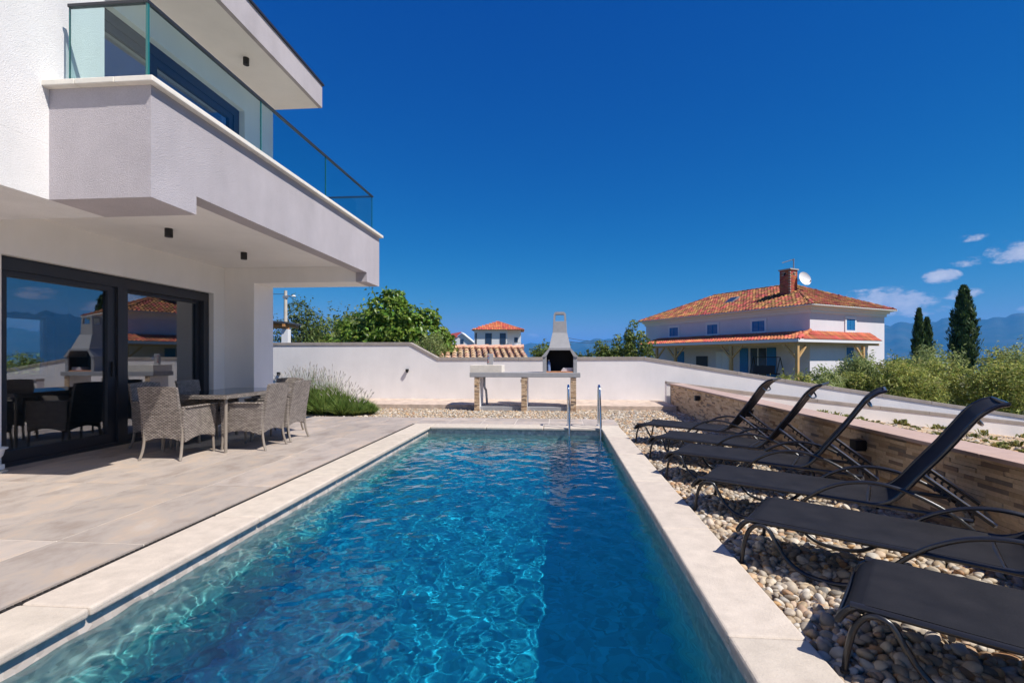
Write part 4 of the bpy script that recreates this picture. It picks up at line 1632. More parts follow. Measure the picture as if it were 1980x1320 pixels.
# ------------------------------------------------------------------ outdoor kitchen
def build_kitchen():
    Yf, Yb = 11.40, 11.98
    t = empty('outdoor_counter', (-.8, 11.7, 0), 0, 'grey concrete outdoor kitchen counter on stone-clad legs', 'counter')
    C = M['kitchen_concrete']
    ct = MB().box(-2.11, .51, Yf - .03, Yb + .03, .745, .858).build('counter_top', C, t, w=True)
    bevel(ct, .008, 2)
    rg = np.random.default_rng(9)
    for (x0, x1, zz) in ((-1.995, -1.875, 0), (-.872, -.745, 0), (.288, .408, 0)):
        lg = MB().box(x0, x1, Yf, Yb, -.12, .7445).build('leg', M['wall_plaster'], t, w=True)
        # split-stone facing on the front of each leg
        z = -.05
        while z < .735:
            hh = min(rg.uniform(.02, .034), .7435 - z)
            x = x0 - .004
            while x < x1:
                e = min(x + rg.uniform(.04, .13), x1 + .004)
                MB().box(x + .0005, e - .0005, Yf - rg.uniform(.010, .02), Yf - .0005, z + .0005, z + hh - .0005).build('stone_strip', M['ledge_stone'], lg, w=True)
                x = e
            z += hh
    MB().box(-1.8745, -.8725, Yf + .1, Yb - .05, -.1, .035).build('base_slab', C, t, w=True)
    MB().box(-.7445, .2875, Yf + .1, Yb - .05, -.1, .035).build('base_slab', C, t, w=True)
    MB().tube([(-1.80, 11.68, .74), (-1.80, 11.68, .52), (-1.79, 11.70, .46), (-1.77, 11.75, .40), (-1.765, 11.85, .12), (-1.765, 11.9, .0)], .028, 10, smooth_steps=3).build('drain_pipe', M['metal_grey'], t, smooth=True, w=True)
    MB().box(-.90, -.8725, Yf + .05, Yf + .11, .62, .69).build('socket', M['metal_grey'], t, w=True)
    # sink
    s = empty('stone_sink', (-1.72, 11.68, .858), 0, 'square cream stone sink on the left end of the counter', 'sink')
    b = MB()
    z0, z1 = .8585, 1.03
    b.box(-2.10, -1.34, Yf - .02, Yf + .04, z0, z1).box(-2.10, -1.34, Yb - .07, Yb, z0, z1).box(-2.10, -2.04, Yf + .0401, Yb - .0701, z0, z1).box(-1.40, -1.34, Yf + .0401, Yb - .0701, z0, z1).box(-2.04, -1.40, Yf + .0401, Yb - .0701, z0, z0 + .04)
    bevel(b.build('basin', M['sink_stone'], s, w=True), .006)
    # tap post
    p = empty('tap_column', (-1.69, 11.86, 1.03), 0, 'grey tap block with valves behind the stone sink', 'tap')
    bevel(MB().box(-1.775, -1.625, 11.93, 11.985, 1.0305, 1.31).build('block', C, p, w=True), .004)
    MB().tube([(-1.715, 11.93, 1.22), (-1.715, 11.84, 1.225), (-1.715, 11.80, 1.21), (-1.715, 11.79, 1.16)], .012, 8, smooth_steps=3).build('spout', M['steel'], p, smooth=True, w=True)
    for dz in (1.10, 1.16, 1.25):
        MB().tube([(-1.745, 11.93, dz), (-1.745, 11.905, dz)], .014, 10).build('valve', pmat('valve_red', (.35, .03, .03), .4), p, smooth=True, w=True)
    # barbecue
    q = empty('barbecue', (.03, 11.7, .858), 0, 'grey concrete barbecue with tapered hood and arched chimney top', 'barbecue')
    z0 = .8585
    L_, R_ = -.385, .445
    bevel(MB().box(L_ + .012, L_ + .10, Yf + .02, Yb - .001, z0, 1.23).build('cheek', C, q, w=True), .006)
    bevel(MB().box(R_ - .10, R_ - .012, Yf + .02, Yb - .001, z0, 1.23).build('cheek', C, q, w=True), .006)
    MB().box(L_ + .101, R_ - .101, Yb - .06, Yb - .0015, z0, 1.40).build('back_plate', M['soot'], q, w=True)
    MB().box(L_ + .102, L_ + .108, Yf + .05, Yb - .061, z0 + .03, 1.22).build('soot_lining', M['soot'], q, w=True)
    MB().box(R_ - .108, R_ - .102, Yf + .05, Yb - .061, z0 + .03, 1.22).build('soot_lining', M['soot'], q, w=True)
    MB().box(L_ + .101, R_ - .101, Yf + .03, Yb - .061, z0, z0 + .028).build('hearth', M['firebrick'], q, w=True)
    # front lintel plate with chamfered opening
    cx = (L_ + R_) / 2
    ow, ot = .315, .20
    front = [(L_ - .02, Yf, 1.225), (L_ + .06, Yf, 1.225), (cx - ow, Yf, 1.245), (cx - ot - .04, Yf, 1.385), (cx + ot + .04, Yf, 1.385), (cx + ow, Yf, 1.245), (R_ - .06, Yf, 1.225), (R_ + .02, Yf, 1.225), (cx + ot + .06, Yf + .0, 1.43), (cx - ot - .06, Yf, 1.43)]
    MB().prism(front, (0, .045, 0)).build('lintel', C, q, w=True)
    # hood: pyramid frustum shell, then the chimney, then the arch
    b = MB()
    lo = [(L_ - .015, Yf + .002, 1.232), (R_ + .015, Yf + .002, 1.232), (R_ + .015, Yb + .0, 1.232), (L_ - .015, Yb + .0, 1.232)]
    mid = [(cx - ot - .055, Yf + .03, 1.435), (cx + ot + .055, Yf + .03, 1.435), (cx + ot + .055, Yb, 1.435), (cx - ot - .055, Yb, 1.435)]
    hi = [(cx - .175, 11.58, 1.80), (cx + .175, 11.58, 1.80), (cx + .175, Yb - .05, 1.80), (cx - .175, Yb - .05, 1.80)]
    b.v = lo + mid + hi
    b.f = [(1, 2, 6, 5), (2, 3, 7, 6), (3, 0, 4, 7), (4, 5, 9, 8), (5, 6, 10, 9), (6, 7, 11, 10), (7, 4, 8, 11), (8, 9, 10, 11)]
    hd = b.build('hood', C, q, w=True)
    so = hd.modifiers.new('thick', 'SOLIDIFY')
    so.thickness = .02
    so.offset = -1
    ch = MB()
    ch.v = [(cx - .172, 11.60, 1.79), (cx + .172, 11.60, 1.79), (cx + .172, Yb - .07, 1.79), (cx - .172, Yb - .07, 1.79), (cx - .158, 11.61, 2.08), (cx + .158, 11.61, 2.08), (cx + .158, Yb - .08, 2.08), (cx - .158, Yb - .08, 2.08)]
    ch.f = [(3, 2, 1, 0), (4, 5, 6, 7), (0, 1, 5, 4), (1, 2, 6, 5), (2, 3, 7, 6), (3, 0, 4, 7)]
    bevel(ch.build('chimney', C, q, w=True), .006)
    for (y0, y1) in ((11.612, 11.66), (Yb - .13, Yb - .082)):
        outer = [(cx - .157, y0, 2.081), (cx - .145, y0, 2.25), (cx - .12, y0, 2.29), (cx - .08, y0, 2.305), (cx + .08, y0, 2.305), (cx + .12, y0, 2.29), (cx + .145, y0, 2.25), (cx + .157, y0, 2.081)]
        inner = [(cx + .112, y0, 2.081), (cx + .102, y0, 2.235), (cx + .085, y0, 2.25), (cx - .085, y0, 2.25), (cx - .102, y0, 2.235), (cx - .112, y0, 2.081)]
        MB().prism(outer + inner, (0, y1 - y0, 0)).build('chimney_arch', C, q, w=True)
    MB().box(cx - .11, cx + .11, 11.661, Yb - .131, 2.262, 2.302).build('chimney_cap', C, q, w=True)
    # grill rungs and contents
    for z in (.98, 1.02, 1.06):
        for (xa, xb) in ((L_ + .095, L_ + .13), (R_ - .13, R_ - .095)):
            MB().box(xa, xb, Yf + .06, Yb - .1, z, z + .01).build('grill_rung', M['black'], q, w=True)
    bt = empty('bottle', (-.235, 11.56, .886), 0, 'blue-grey plastic bottle standing in the barbecue', 'bottle')
    MB().lathe([(.0, .001), (.045, .002), (.047, .02), (.047, .16), (.04, .205), (.018, .235), (.018, .25), (.0, .25)], n=16).build('body', M['blue_plastic'], bt, smooth=True)
    MB().lathe([(.02, .2505), (.02, .27), (.0, .271)], n=12).build('stopper', M['white_paint'], bt)
    tr = empty('tray_stack', (.20, 11.62, .886), 0, 'pale stacked baking trays lying in the barbecue', 'tray')
    for k in range(3):
        MB().box(-.14 + .02 * k, .14, -.12, .12, .001 + k * .028, .026 + k * .028).build('tray', M['plate_white'], tr, bv=.004)


build_kitchen()


# ================================================================== tiled roofs
def tile_field(p0, p1, p2, p3, cw, rl, inside=None, amp=.075):
    """barrel tiles over the quad p0-p1 (eave) p2-p3 (top); returns one joined mesh builder"""
    p0, p1, p2, p3 = map(Vector, (p0, p1, p2, p3))
    eu = (p1 - p0)
    L = eu.length
    eu.normalize()
    nrm = eu.cross(p3 - p0).normalized()
    if nrm.z < 0:
        nrm = -nrm
    ev = nrm.cross(eu).normalized()
    if ev.z < 0:
        ev = -ev
    H = (p3 - p0).dot(ev)
    a3, a2 = (p3 - p0).dot(eu), (p2 - p0).dot(eu)
    V, F = [], []
    nr = max(1, round(H / rl))
    rl = H / nr
    nc = max(1, round(L / cw))
    cw = L / nc
    seg = 5
    for j in range(nr):
        for i in range(nc):
            uc, vc = (i + .5) * cw, (j + .5) * rl
            lo = a3 * vc / H
            hi = L + (a2 - L) * vc / H
            if uc < lo - cw * .25 or uc > hi + cw * .25:
                continue
            b = len(V)
            jit = random.uniform(-.006, .006)
            for (v, lift) in ((j * rl - .04, amp * .7 + jit), ((j + 1) * rl, jit)):
                for s in range(seg + 1):
                    t = s / seg
                    # S-profile: roll then pan
                    hgt = amp * max(0.0, math.sin(math.pi * min(t / .62, 1))) if t < .62 else -amp * .10 * math.sin(math.pi * (t - .62) / .38)
                    q = p0 + eu * (i * cw + t * cw) + ev * v + nrm * (hgt + lift + .02)
                    V.append(q[:])
            n = seg + 1
            for s in range(seg):
                F.append((b + s, b + s + 1, b + n + s + 1, b + n + s))
            # butt end
            b2 = len(V)
            for s in range(seg + 1):
                q = Vector(V[b + s]) - nrm * .03
                V.append(q[:])
            for s in range(seg):
                F.append((b2 + s, b2 + s + 1, b + s + 1, b + s))
    mb = MB()
    mb.v, mb.f = V, F
    return mb


def ridge_caps(a, c, step=.4, r=.11):
    a, c = Vector(a), Vector(c)
    d = (c - a)
    n = max(1, int(d.length / step))
    b = MB()
    for k in range(n):
        p, q = a + d * (k / n), a + d * ((k + 1.12) / n)
        b.tube([p + Vector((0, 0, .02)), q + Vector((0, 0, .05))], [r * .86, r], 8)
    return b


def build_neighbour():
    K = loc(18.6, 31.0, -.3)
    rz = R(26) + YAW
    h = empty('neighbour_house', K, rz, 'white neighbour house with red tiled hip roof and blue shutters', 'house')
    Z = lambda z: z + .3          # heights above our terrace -> local
    LX, LY = 8.4, 15.6
    ze, zr = Z(4.55), Z(6.72)
    MB().box(0, LX, 0, LY, -2.5, ze).build('wall', M['lilac_wall'], h)
    # cornice and gutter
    b = MB()
    for (o_, z0, z1) in ((.10, ze - .42, ze - .2), (.24, ze - .199, ze - .06), (.42, ze - .059, ze + .02)):
        b.box(-o_, LX + o_, -o_, -.001, z0, z1).box(-o_, LX + o_, LY + .001, LY + o_, z0, z1).box(-o_, -.001, -.0005, LY + .0005, z0, z1).box(LX + .001, LX + o_, -.0005, LY + .0005, z0, z1)
    b.build('cornice', M['cream_trim'], h)
    g = MB()
    g.tube([(-.5, -.5, ze + .02), (LX + .55, -.5, ze + .02)], .06, 8).tube([(-.5, -.5, ze + .02), (-.5, LY + .4, ze + .02)], .06, 8)
    g.build('gutter', M['cream_trim'], h)
    ov = .5
    A, B, C_, D = (-ov, -ov, ze + .02), (LX + ov, -ov, ze + .02), (LX + ov, LY + ov, ze + .02), (-ov, LY + ov, ze + .02)
    RN, RF = (LX / 2, LX / 2, zr), (LX / 2, LY - LX / 2, zr)
    b = MB()
    b.v = [A, B, C_, D, RN, RF]
    b.f = [(0, 1, 4), (1, 2, 5, 4), (2, 3, 5), (3, 0, 4, 5), (3, 2, 1, 0)]
    roof = b.build('roof', M['clay'], h)
    for (q, nm) in (((D, A, RN, RF), 'roof_tiles'), ((A, B, RN, RN), 'roof_tiles'), ((B, C_, RF, RN), 'roof_tiles'), ((C_, D, RF, RF), 'roof_tiles')):
        tf = tile_field(q[0], q[1], q[2], q[3], .26, .36)
        tag(tf.build(nm, M['terracotta'], roof, smooth=False), kind='stuff')
    for (a, c) in ((A, RN), (B, RN), (RN, RF), (D, RF), (C_, RF)):
        tag(ridge_caps(a, c).build('ridge_tiles', M['terracotta'], roof), kind='stuff')
    # skylight
    def on_left(x, y):       # roof plane facing -x
        return ze + .02 + (zr - ze - .02) * (x + ov) / (LX / 2 + ov)
    zz = on_left(2.0, 7.8)
    sk = MB().prism([(1.55, 7.35, on_left(1.55, 0) + .10), (2.45, 7.35, on_left(2.45, 0) + .22), (2.45, 8.15, on_left(2.45, 0) + .22), (1.55, 8.15, on_left(1.55, 0) + .10)], (0, 0, -.15)).build('skylight', M['metal_grey'], roof)
    MB().prism([(1.62, 7.42, on_left(1.62, 0) + .125), (2.38, 7.42, on_left(2.38, 0) + .227), (2.38, 8.08, on_left(2.38, 0) + .227), (1.62, 8.08, on_left(1.62, 0) + .125)], (0, 0, .004)).build('skylight_pane', M['window_dark'], roof)
    # upper windows
    def window(axis, c, z0, z1, w, louv=True):
        t = .06
        s = .16
        def bx(a0, a1, q0, q1, d0, d1):
            return (d0, d1, a0, a1, q0, q1) if axis == 'x' else (a0, a1, d0, d1, q0, q1)
        wn = MB()
        for r in (bx(c - w / 2 - s, c - w / 2, z0 - s, z1 + s, -t, -.001), bx(c + w / 2, c + w / 2 + s, z0 - s, z1 + s, -t, -.001), bx(c - w / 2, c + w / 2, z1, z1 + s, -t, -.001), bx(c - w / 2, c + w / 2, z0 - s, z0, -t, -.001)):
            wn.box(*r)
        f = wn.build('window', M['white_paint'], h)
        n = max(3, int((z1 - z0) / .085))
        lv = MB()
        fr = .07
        lv.box(*bx(c - w / 2, c - w / 2 + fr, z0, z1, -.05, -.002)).box(*bx(c + w / 2 - fr, c + w / 2, z0, z1, -.05, -.002)).box(*bx(c - .03, c + .03, z0, z1, -.05, -.002))
        sh = lv.build('shutter', M['blue_paint'], f)
        for k in range(n):
            za = z0 + (z1 - z0) * k / n
            for (a0, a1) in ((c - w / 2 + fr, c - .031), (c + .031, c + w / 2 - fr)):
                MB().box(*bx(a0, a1, za + .012, za + (z1 - z0) / n - .008, -.032 - .01 * (k % 2 == 0), -.003)).build('slat', M['blue_paint'], sh)
    for c in (3.72, 7.82, 12.0):
        window('x', c, Z(3.09), Z(3.82), 1.0)
    window('y', 4.3, Z(3.08), Z(3.84), .95)
    # ground-floor doors
    def panel(nm, mat, axis, c, w, z0, z1, d0, d1, parent=h):
        r = (d0, d1, c - w / 2, c + w / 2, z0, z1) if axis == 'x' else (c - w / 2, c + w / 2, d0, d1, z0, z1)
        return MB().box(*r).build(nm, mat, parent)
    panel('door_surround', M['white_paint'], 'y', 4.25, 1.05, -.2, Z(1.98), -.05, -.001)
    d = panel('blue_door', M['blue_paint'], 'y', 4.2, .74, -.2, Z(1.9), -.09, -.0505)
    for k in range(20):
        panel('slat', M['blue_paint'], 'y', 4.2, .62, k * .1, k * .1 + .07, -.10, -.0905, d)
    dd = panel('terrace_door', M['window_dark'], 'x', 3.75, 1.25, -.1, Z(1.9), -.03, -.001)
    panel('door_frame', M['white_paint'], 'x', 3.75, .08, -.1, Z(1.9), -.05, -.0305, dd)
    for c in (2.70, 4.92):
        s = panel('shutter', M['blue_paint'], 'x', c, .68, -.1, Z(1.92), -.07, -.001)
    panel('blue_door', M['blue_paint'], 'x', 11.2, .75, -.2, Z(1.75), -.06, -.001)
    panel('hatch', M['slate'], 'x', 8.9, 1.15, Z(.35), Z(1.35), -.06, -.001)
    cab = panel('cabinet', M['cream_trim'], 'x', 6.6, 1.2, -.2, Z(1.7), -.35, -.001)
    panel('cabinet_door', M['white_paint'], 'x', 6.32, .5, 0, Z(1.62), -.365, -.3505, cab)
    panel('cabinet_door', M['white_paint'], 'x', 6.88, .5, 0, Z(1.62), -.365, -.3505, cab)
    # verandah
    v = MB()
    x0, y0 = -2.2, -.7
    zl, zh = Z(2.36), Z(2.92)
    yE, xE = 13.8, 6.65
    E0, E1, E2 = (x0, yE, zl), (x0, y0, zl), (xE, y0, zl)
    T0, T1, T2 = (-.002, yE, zh), (-.002, -.002, zh), (xE, -.002, zh)
    v.v = [E0, E1, E2, T0, T1, T2] + [(a, c, z - .06) for (a, c, z) in (E0, E1, E2, T0, T1, T2)]
    v.f = [(0, 1, 4, 3), (1, 2, 5, 4), (9, 10, 7, 6), (10, 11, 8, 7), (6, 7, 1, 0), (7, 8, 2, 1), (8, 11, 5, 2), (9, 6, 0, 3)]
    vr = v.build('verandah_roof', M['wood'], h)
    tag(tile_field(E0, E1, T1, T0, .24, .36, amp=.055).build('verandah_tiles', M['terracotta_new'], vr), kind='stuff')
    tag(tile_field(E1, E2, T2, T1, .24, .36, amp=.055).build('verandah_tiles', M['terracotta_new'], vr), kind='stuff')
    tag(ridge_caps(E1, T1, .38, .12).build('ridge_tiles', M['terracotta_new'], vr), kind='stuff')
    fb = MB()
    fb.box(x0 - .05, x0 - .001, y0 - .05, yE, zl - .17, zl + .02).box(x0, xE, y0 - .05, y0 - .001, zl - .17, zl + .02)
    fb.build('fascia', M['white_paint'], vr)
    MB().box(x0 + .12, x0 + .26, y0 + .1, yE, zl - .32, zl - .1).build('beam', M['wood'], h)
    MB().box(x0 + .261, xE, y0 + .12, y0 + .26, zl - .32, zl - .1).build('beam', M['wood'], h)
    for k in range(9):
        x = x0 + .9 + k * .8
        MB().box(x, x + .1, y0 + .02, -.01, zl - .095, zl + .0).build('rafter', M['white_paint'], h)
    pz = zl - .321
    posts = [(x0 + .19, y0 + .19), (x0 + .19, 4.35), (x0 + .19, 9.76), (x0 + .19, 11.9), (4.85, y0 + .19)]
    for (px, py) in posts:
        p = MB().box(px - .09, px + .09, py - .09, py + .09, -1.2, pz).build('post', M['wood'], h)
        L = .8
        br = []
        if px < 0:
            if py < 13:
                br.append(((px, py + .09, pz - L), (px, py + .09 + L, pz)))
            if py > 0:
                br.append(((px, py - .09, pz - L), (px, py - .09 - L, pz)))
        if py < 0:
            if px < 0:
                br.append(((px + .09, py, pz - L), (px + .09 + L, py, pz)))
            else:
                br.append(((px - .09, py, pz - L), (px - .09 - L, py, pz)))
        for (a, c) in br:
            MB().bar(a, c, .12, .12).build('brace', M['wood'], p)
    # chimney of separate bricks
    cx, cy = 2.2, 3.0
    s = .40
    zt = Z(7.45)
    zb = on_left(cx - s, 0) - .2
    ch = MB().box(cx - s + .012, cx + s - .012, cy - s + .012, cy + s - .012, zb, zt).build('chimney', M['mortar'], roof)
    bb = MB()
    z = zb
    r = 0
    while z < zt - .08:
        if zt - .45 < z < zt - .2:
            gaps = True
        else:
            gaps = False
        for side in range(4):
            n = 3
            wl = 2 * s / n
            for k in range(n):
                if gaps and k == 1:
                    continue
                a = -s + k * wl + (wl / 2 if r % 2 else 0)
                e = min(a + wl - .012, s)
                q = {0: (cx + a, cx + e, cy - s, cy - s + .05), 1: (cx - s, cx - s + .05, cy + a, cy + e), 2: (cx + a, cx + e, cy + s - .05, cy + s), 3: (cx + s - .05, cx + s, cy + a, cy + e)}[side]
                bb.box(q[0], q[1], q[2], q[3], z + .006, z + .09)
        z += .096
        r += 1
    tag(bb.build('bricks', M['brick_red'], roof), kind='stuff')
    MB().box(cx - s - .07, cx + s + .07, cy - s - .07, cy + s + .07, zt, zt + .08).build('chimney_slab', M['concrete'], roof)
    # vents in the chimney
    for (q) in ((cx - .1, cx + .1, cy - s + .004, cy - s + .0115), (cx - s + .004, cx - s + .0115, cy - .1, cy + .1)):
        MB().box(q[0], q[1], q[2], q[3], zt - .42, zt - .2).build('vent', M['soot'], roof)
    mw = h.matrix_basis
    # satellite dish and antenna stand on the chimney: things of their own
    dpos = mw @ Vector((cx + .75, cy - .62, Z(6.80)))
    ds = empty('satellite_dish', dpos, 0, 'round white satellite dish beside the brick chimney', 'dish')
    toc = (Vector((0.35, -1.0, .33))).normalized()
    rot = toc.to_track_quat('Z', 'Y').to_matrix().to_4x4()
    b = MB().lathe([(.0, .0), (.15, .012), (.3, .045), (.42, .095), (.50, .14), (.505, .145), (.42, .085), (.3, .03), (.0, -.015)], n=32)
    o = b.build('reflector', M['dish_white'], ds, smooth=True)
    o.matrix_basis = rot
    b = MB().tube([(0, -.48, .12), (0, -.42, .45)], .018, 6).tube([(0, -.42, .45), (0, -.34, .55)], .035, 8)
    o = b.build('receiver_arm', M['metal_grey'], ds)
    o.matrix_basis = rot
    cpt = mw @ Vector((cx + s, cy - s, Z(6.72)))
    MB().tube([(0, 0, 0), tuple(cpt - dpos)], .03, 8).build('bracket', M['metal_grey'], ds)
    ap = mw @ Vector((cx + .42, cy - .1, Z(6.9)))
    an = empty('roof_antenna', ap, 0, 'thin metal television antenna above the brick chimney', 'antenna')
    MB().tube([(0, 0, 0), (0, 0, 1.42)], .04, 6).build('mast', M['metal_grey'], an)
    b = MB().tube([(.05, 0, 1.40), (-.75, .1, 1.16)], .03, 6)
    for k in range(5):
        q = Vector((-.10 - .13 * k, .02 * k, 1.36 - .04 * k))
        b.tube([q + Vector((.05, .18, .02)), q - Vector((.05, .18, .02))], .02, 5)
    b.build('elements', M['metal_grey'], an)
    # swing seat on the verandah
    sp = mw @ Vector((-1.2, 2.2, .0))
    sw = empty('garden_swing', sp, rz, 'dark metal garden swing frame under the neighbour verandah', 'swing')
    b = MB()
    for y in (-1.0, 1.0):
        b.tube([(-.55, y, -.1), (0, y, 1.55)], .03, 6).tube([(.55, y, -.1), (0, y, 1.55)], .03, 6)
    b.tube([(0, -1.0, 1.55), (0, 1.0, 1.55)], .03, 6)
    b.build('swing_frame', M['black'], sw)
    MB().box(-.25, .3, -.8, .8, .42, .50).build('swing_seat', M['cushion'], sw)
    MB().bar((-.28, -.8, .75), (-.28, .8, .75), .05, .5).build('swing_back', M['cushion'], sw)
    b = MB()
    for y in (-.75, .75):
        b.tube([(0, y, 1.54), (0, y, .46)], .012, 5)
    b.build('hangers', M['black'], sw)
    # railing on the slope below the house
    rp = mw @ Vector((5.0, -2.6, -.6))
    rl = empty('terrace_railing', rp, rz, 'dark metal railing in front of the neighbour house at right', 'railing')
    MB().tube([(-1.4, 0, 1.0), (6.2, 0, .9)], .03, 6).build('top_rail', M['black'], rl)
    MB().tube([(-1.4, 0, .6), (6.2, 0, .5)], .02, 6).build('middle_rail', M['black'], rl)
    for k in range(9):
        x = -1.4 + k * .95
        MB().tube([(x, 0, -.4), (x, 0, 1.0 - .013 * k)], .022, 6).build('post', M['black'], rl)
    # true size: the plot is 0.82 of the first survey, seen from eye height
    k = .82
    eye = Vector((0, 0, CAM_H))
    for o in (h, ds, an, sw, rl):
        o.location = eye + (Vector(o.location) - eye) * k
        o.scale = (k, k, k)


build_neighbour()


def build_far_houses():
    # white house beyond the wall
    c = loc(-3.95, 85, -6)
    h = empty('white_house', c, YAW, 'distant white house with orange hip roof left of the barbecue', 'house')
    z = lambda q: q + 6
    w = MB().box(-4.05, 1.75, 0, 7, 0, z(6.15)).box(1.7505, 4.15, 1.2, 7, 0, z(6.15)).build('wall', M['white_paint'], h)
    b = MB()
    e = z(6.15)
    b.v = [(-4.6, -.6, e), (4.7, -.6, e), (4.7, 7.6, e), (-4.6, 7.6, e), (-.1, 2.8, z(7.85)), (.6, 4.2, z(7.85))]
    b.f = [(0, 1, 4), (1, 2, 5, 4), (2, 3, 5), (3, 0, 4, 5), (3, 2, 1, 0)]
    rf = b.build('roof', M['clay'], h)
    tag(tile_field(b.v[0], b.v[1], b.v[4], b.v[4], .3, .5, amp=.07).build('roof_tiles', M['terracotta_new'], rf), kind='stuff')
    tag(tile_field(b.v[1], b.v[2], b.v[5], b.v[4], .3, .5, amp=.07).build('roof_tiles', M['terracotta_new'], rf), kind='stuff')
    for (x0, x1, y, z0, z1) in ((-2.1, -.98, 0, 3.65, 5.55), (.45, 1.5, 0, 3.65, 5.55), (2.95, 3.6, 1.2, 3.95, 4.85), (-3.85, -3.6, 0, 3.2, 5.6)):
        f = MB().box(x0, x1, y - .06, y - .001, z(z0), z(z1)).build('window', M['slate'], h)
        MB().box(x0 + .1, x1 - .1, y - .065, y - .0605, z(z0) + .1, z(z1) - .1).build('pane', M['window_dark'], f)
    r = MB().tube([(1.8, -.1, z(3.9)), (4.3, -.1, z(3.9))], .04, 5)
    for k in range(6):
        r.tube([(1.8 + k * .5, -.1, z(2.9)), (1.8 + k * .5, -.1, z(3.9))], .03, 5)
    r.build('balcony_rail', M['metal_grey'], h)
    MB().box(1.76, 4.3, -.2, 1.19, z(2.7), z(2.9)).build('balcony_slab', M['white_paint'], h)
    # small gabled house
    c = loc(-12.9, 105, -5.2)
    h = empty('gabled_cottage', c, YAW, 'distant small white gabled house with orange roof beside the fig tree', 'house')
    b = MB().prism([(-2.9, 0, 0), (3.2, 0, 0), (3.2, 0, z(3.4)), (.25, 0, z(5.7)), (-2.9, 0, z(3.4))], (0, 6, 0)).build('wall', M['white_paint'], h)
    MB().prism([(-3.3, -.4, z(3.1)), (.25, -.4, z(5.85)), (.25, -.4, z(6.05)), (-3.3, -.4, z(3.3))], (-3.2, 7, 0)).build('roof', M['terracotta_new'], h)
    MB().prism([(.251, -.4, z(5.85)), (3.6, -.4, z(3.1)), (3.6, -.4, z(3.3)), (.251, -.4, z(6.05))], (0, 7, 0)).build('roof', M['white_paint'], h)
    MB().box(.0, .7, -.05, -.001, z(3.5), z(4.5)).build('window', M['window_dark'], h)
    MB().box(-2.3, -.8, -.05, -.001, z(2.7), z(3.5)).build('window', M['window_dark'], h)
    c = loc(-16.4, 118, -4.9)
    h = empty('gabled_cottage', c, YAW, 'second distant white gable house with orange roof, farther and lower', 'house')
    MB().prism([(-3, 0, 0), (3, 0, 0), (3, 0, z(3.6)), (0, 0, z(5.6)), (-3, 0, z(3.6))], (0, 6, 0)).build('wall', M['white_paint'], h)
    MB().prism([(-3.4, -.4, z(3.35)), (0, -.4, z(5.7)), (3.4, -.4, z(3.35)), (3.4, -.4, z(3.6)), (0, -.4, z(5.95)), (-3.4, -.4, z(3.6))], (0, 7, 0)).build('roof', M['terracotta_new'], h)

    # outbuilding with single pale barrel tiles right behind the wall
    z0, z1 = .90, 1.56
    e0, e1 = loc(-3.9, 14.9, z0), loc(.46, 14.9, z0)
    t0, t1 = loc(-4.2, 17.6, z1), loc(.10, 17.6, z1)
    h = empty('tiled_outbuilding', loc(-1.8, 16, -.4), 0, 'low outbuilding roof of weathered pale barrel tiles behind the wall', 'shed')
    body = [loc(-3.8, 15.2, -.4), loc(.25, 15.2, -.4), loc(-.0, 19.8, -.4), loc(-4.0, 19.8, -.4)]
    MB().prism(body, (0, 0, 1.22)).build('wall', M['wall_plaster'], h, w=True)
    b = MB()
    dz = Vector((0, 0, -.05))
    k0, k1 = loc(-4.2, 20.3, z0), loc(.1, 20.3, z0)
    b.v = [tuple(p) for p in (e0 + dz, e1 + dz, t1 + dz, t0 + dz, k1 + dz, k0 + dz)]
    b.f = [(0, 1, 2, 3), (3, 2, 4, 5), (5, 4, 1, 0)]
    rf = b.build('roof', M['mortar'], h, w=True)
    eu = (e1 - e0)
    ncol, nrow = 20, 8
    # one shared half-round tile
    seg = 6
    tv, tf = [], []
    cw = eu.length / ncol
    rl = (t0 - e0).length / nrow
    for (v, r_, lift) in ((-.03, cw * .34, .035), (rl + .02, cw * .28, .0)):
        for s in range(seg + 1):
            a = math.pi * s / seg
            tv.append((-r_ * math.cos(a), v, r_ * .8 * math.sin(a) + lift))
        for s in range(seg + 1):
            a = math.pi * s / seg
            tv.append((-(r_ - .018) * math.cos(a), v, (r_ - .018) * .8 * math.sin(a) + lift))
    n = seg + 1
    for s in range(seg):
        tf.append((s, s + 1, 2 * n + s + 1, 2 * n + s))
        tf.append((n + s, 3 * n + s, 3 * n + s + 1, n + s + 1))
        tf.append((s, n + s, n + s + 1, s + 1))
    me = bpy.data.meshes.new('roof_tile')
    me.from_pydata(tv, [], tf)
    me.materials.append(M['terracotta_pale'])
    inv = Matrix.Translation(-(loc(-1.8, 16, -.4)))
    for i in range(ncol):
        for j in range(nrow):
            fu, fv = (i + .5) / ncol, j / nrow
            p = (e0.lerp(e1, fu)).lerp(t0.lerp(t1, fu), fv)
            up = (t0.lerp(t1, fu) - e0.lerp(e1, fu)).normalized()
            ux = eu.normalized()
            nz = ux.cross(up).normalized()
            ux = up.cross(nz)
            o = bpy.data.objects.new('roof_tile', me)
            COL.objects.link(o)
            o.parent = rf
            mt = Matrix((ux, up, nz)).transposed().to_4x4()
            mt.translation = p + nz * .01 + Vector((random.uniform(-.008, .008), 0, random.uniform(0, .008)))
            o.matrix_basis = mt
    rcap = ridge_caps(t0, t1, .4, .09)
    tag(rcap.build('ridge_tiles', M['terracotta_pale'], rf, w=True), kind='stuff')
    # pan strip under the rolls, gutters of the roof plane
    # pergola at far left
    c = loc(-8.7, 17.2, -.35)
    h = empty('garden_pavilion', c, YAW, 'garden shelter with dark roof and orange rafters beyond the wall at left', 'pavilion')
    z = lambda q: q + .35
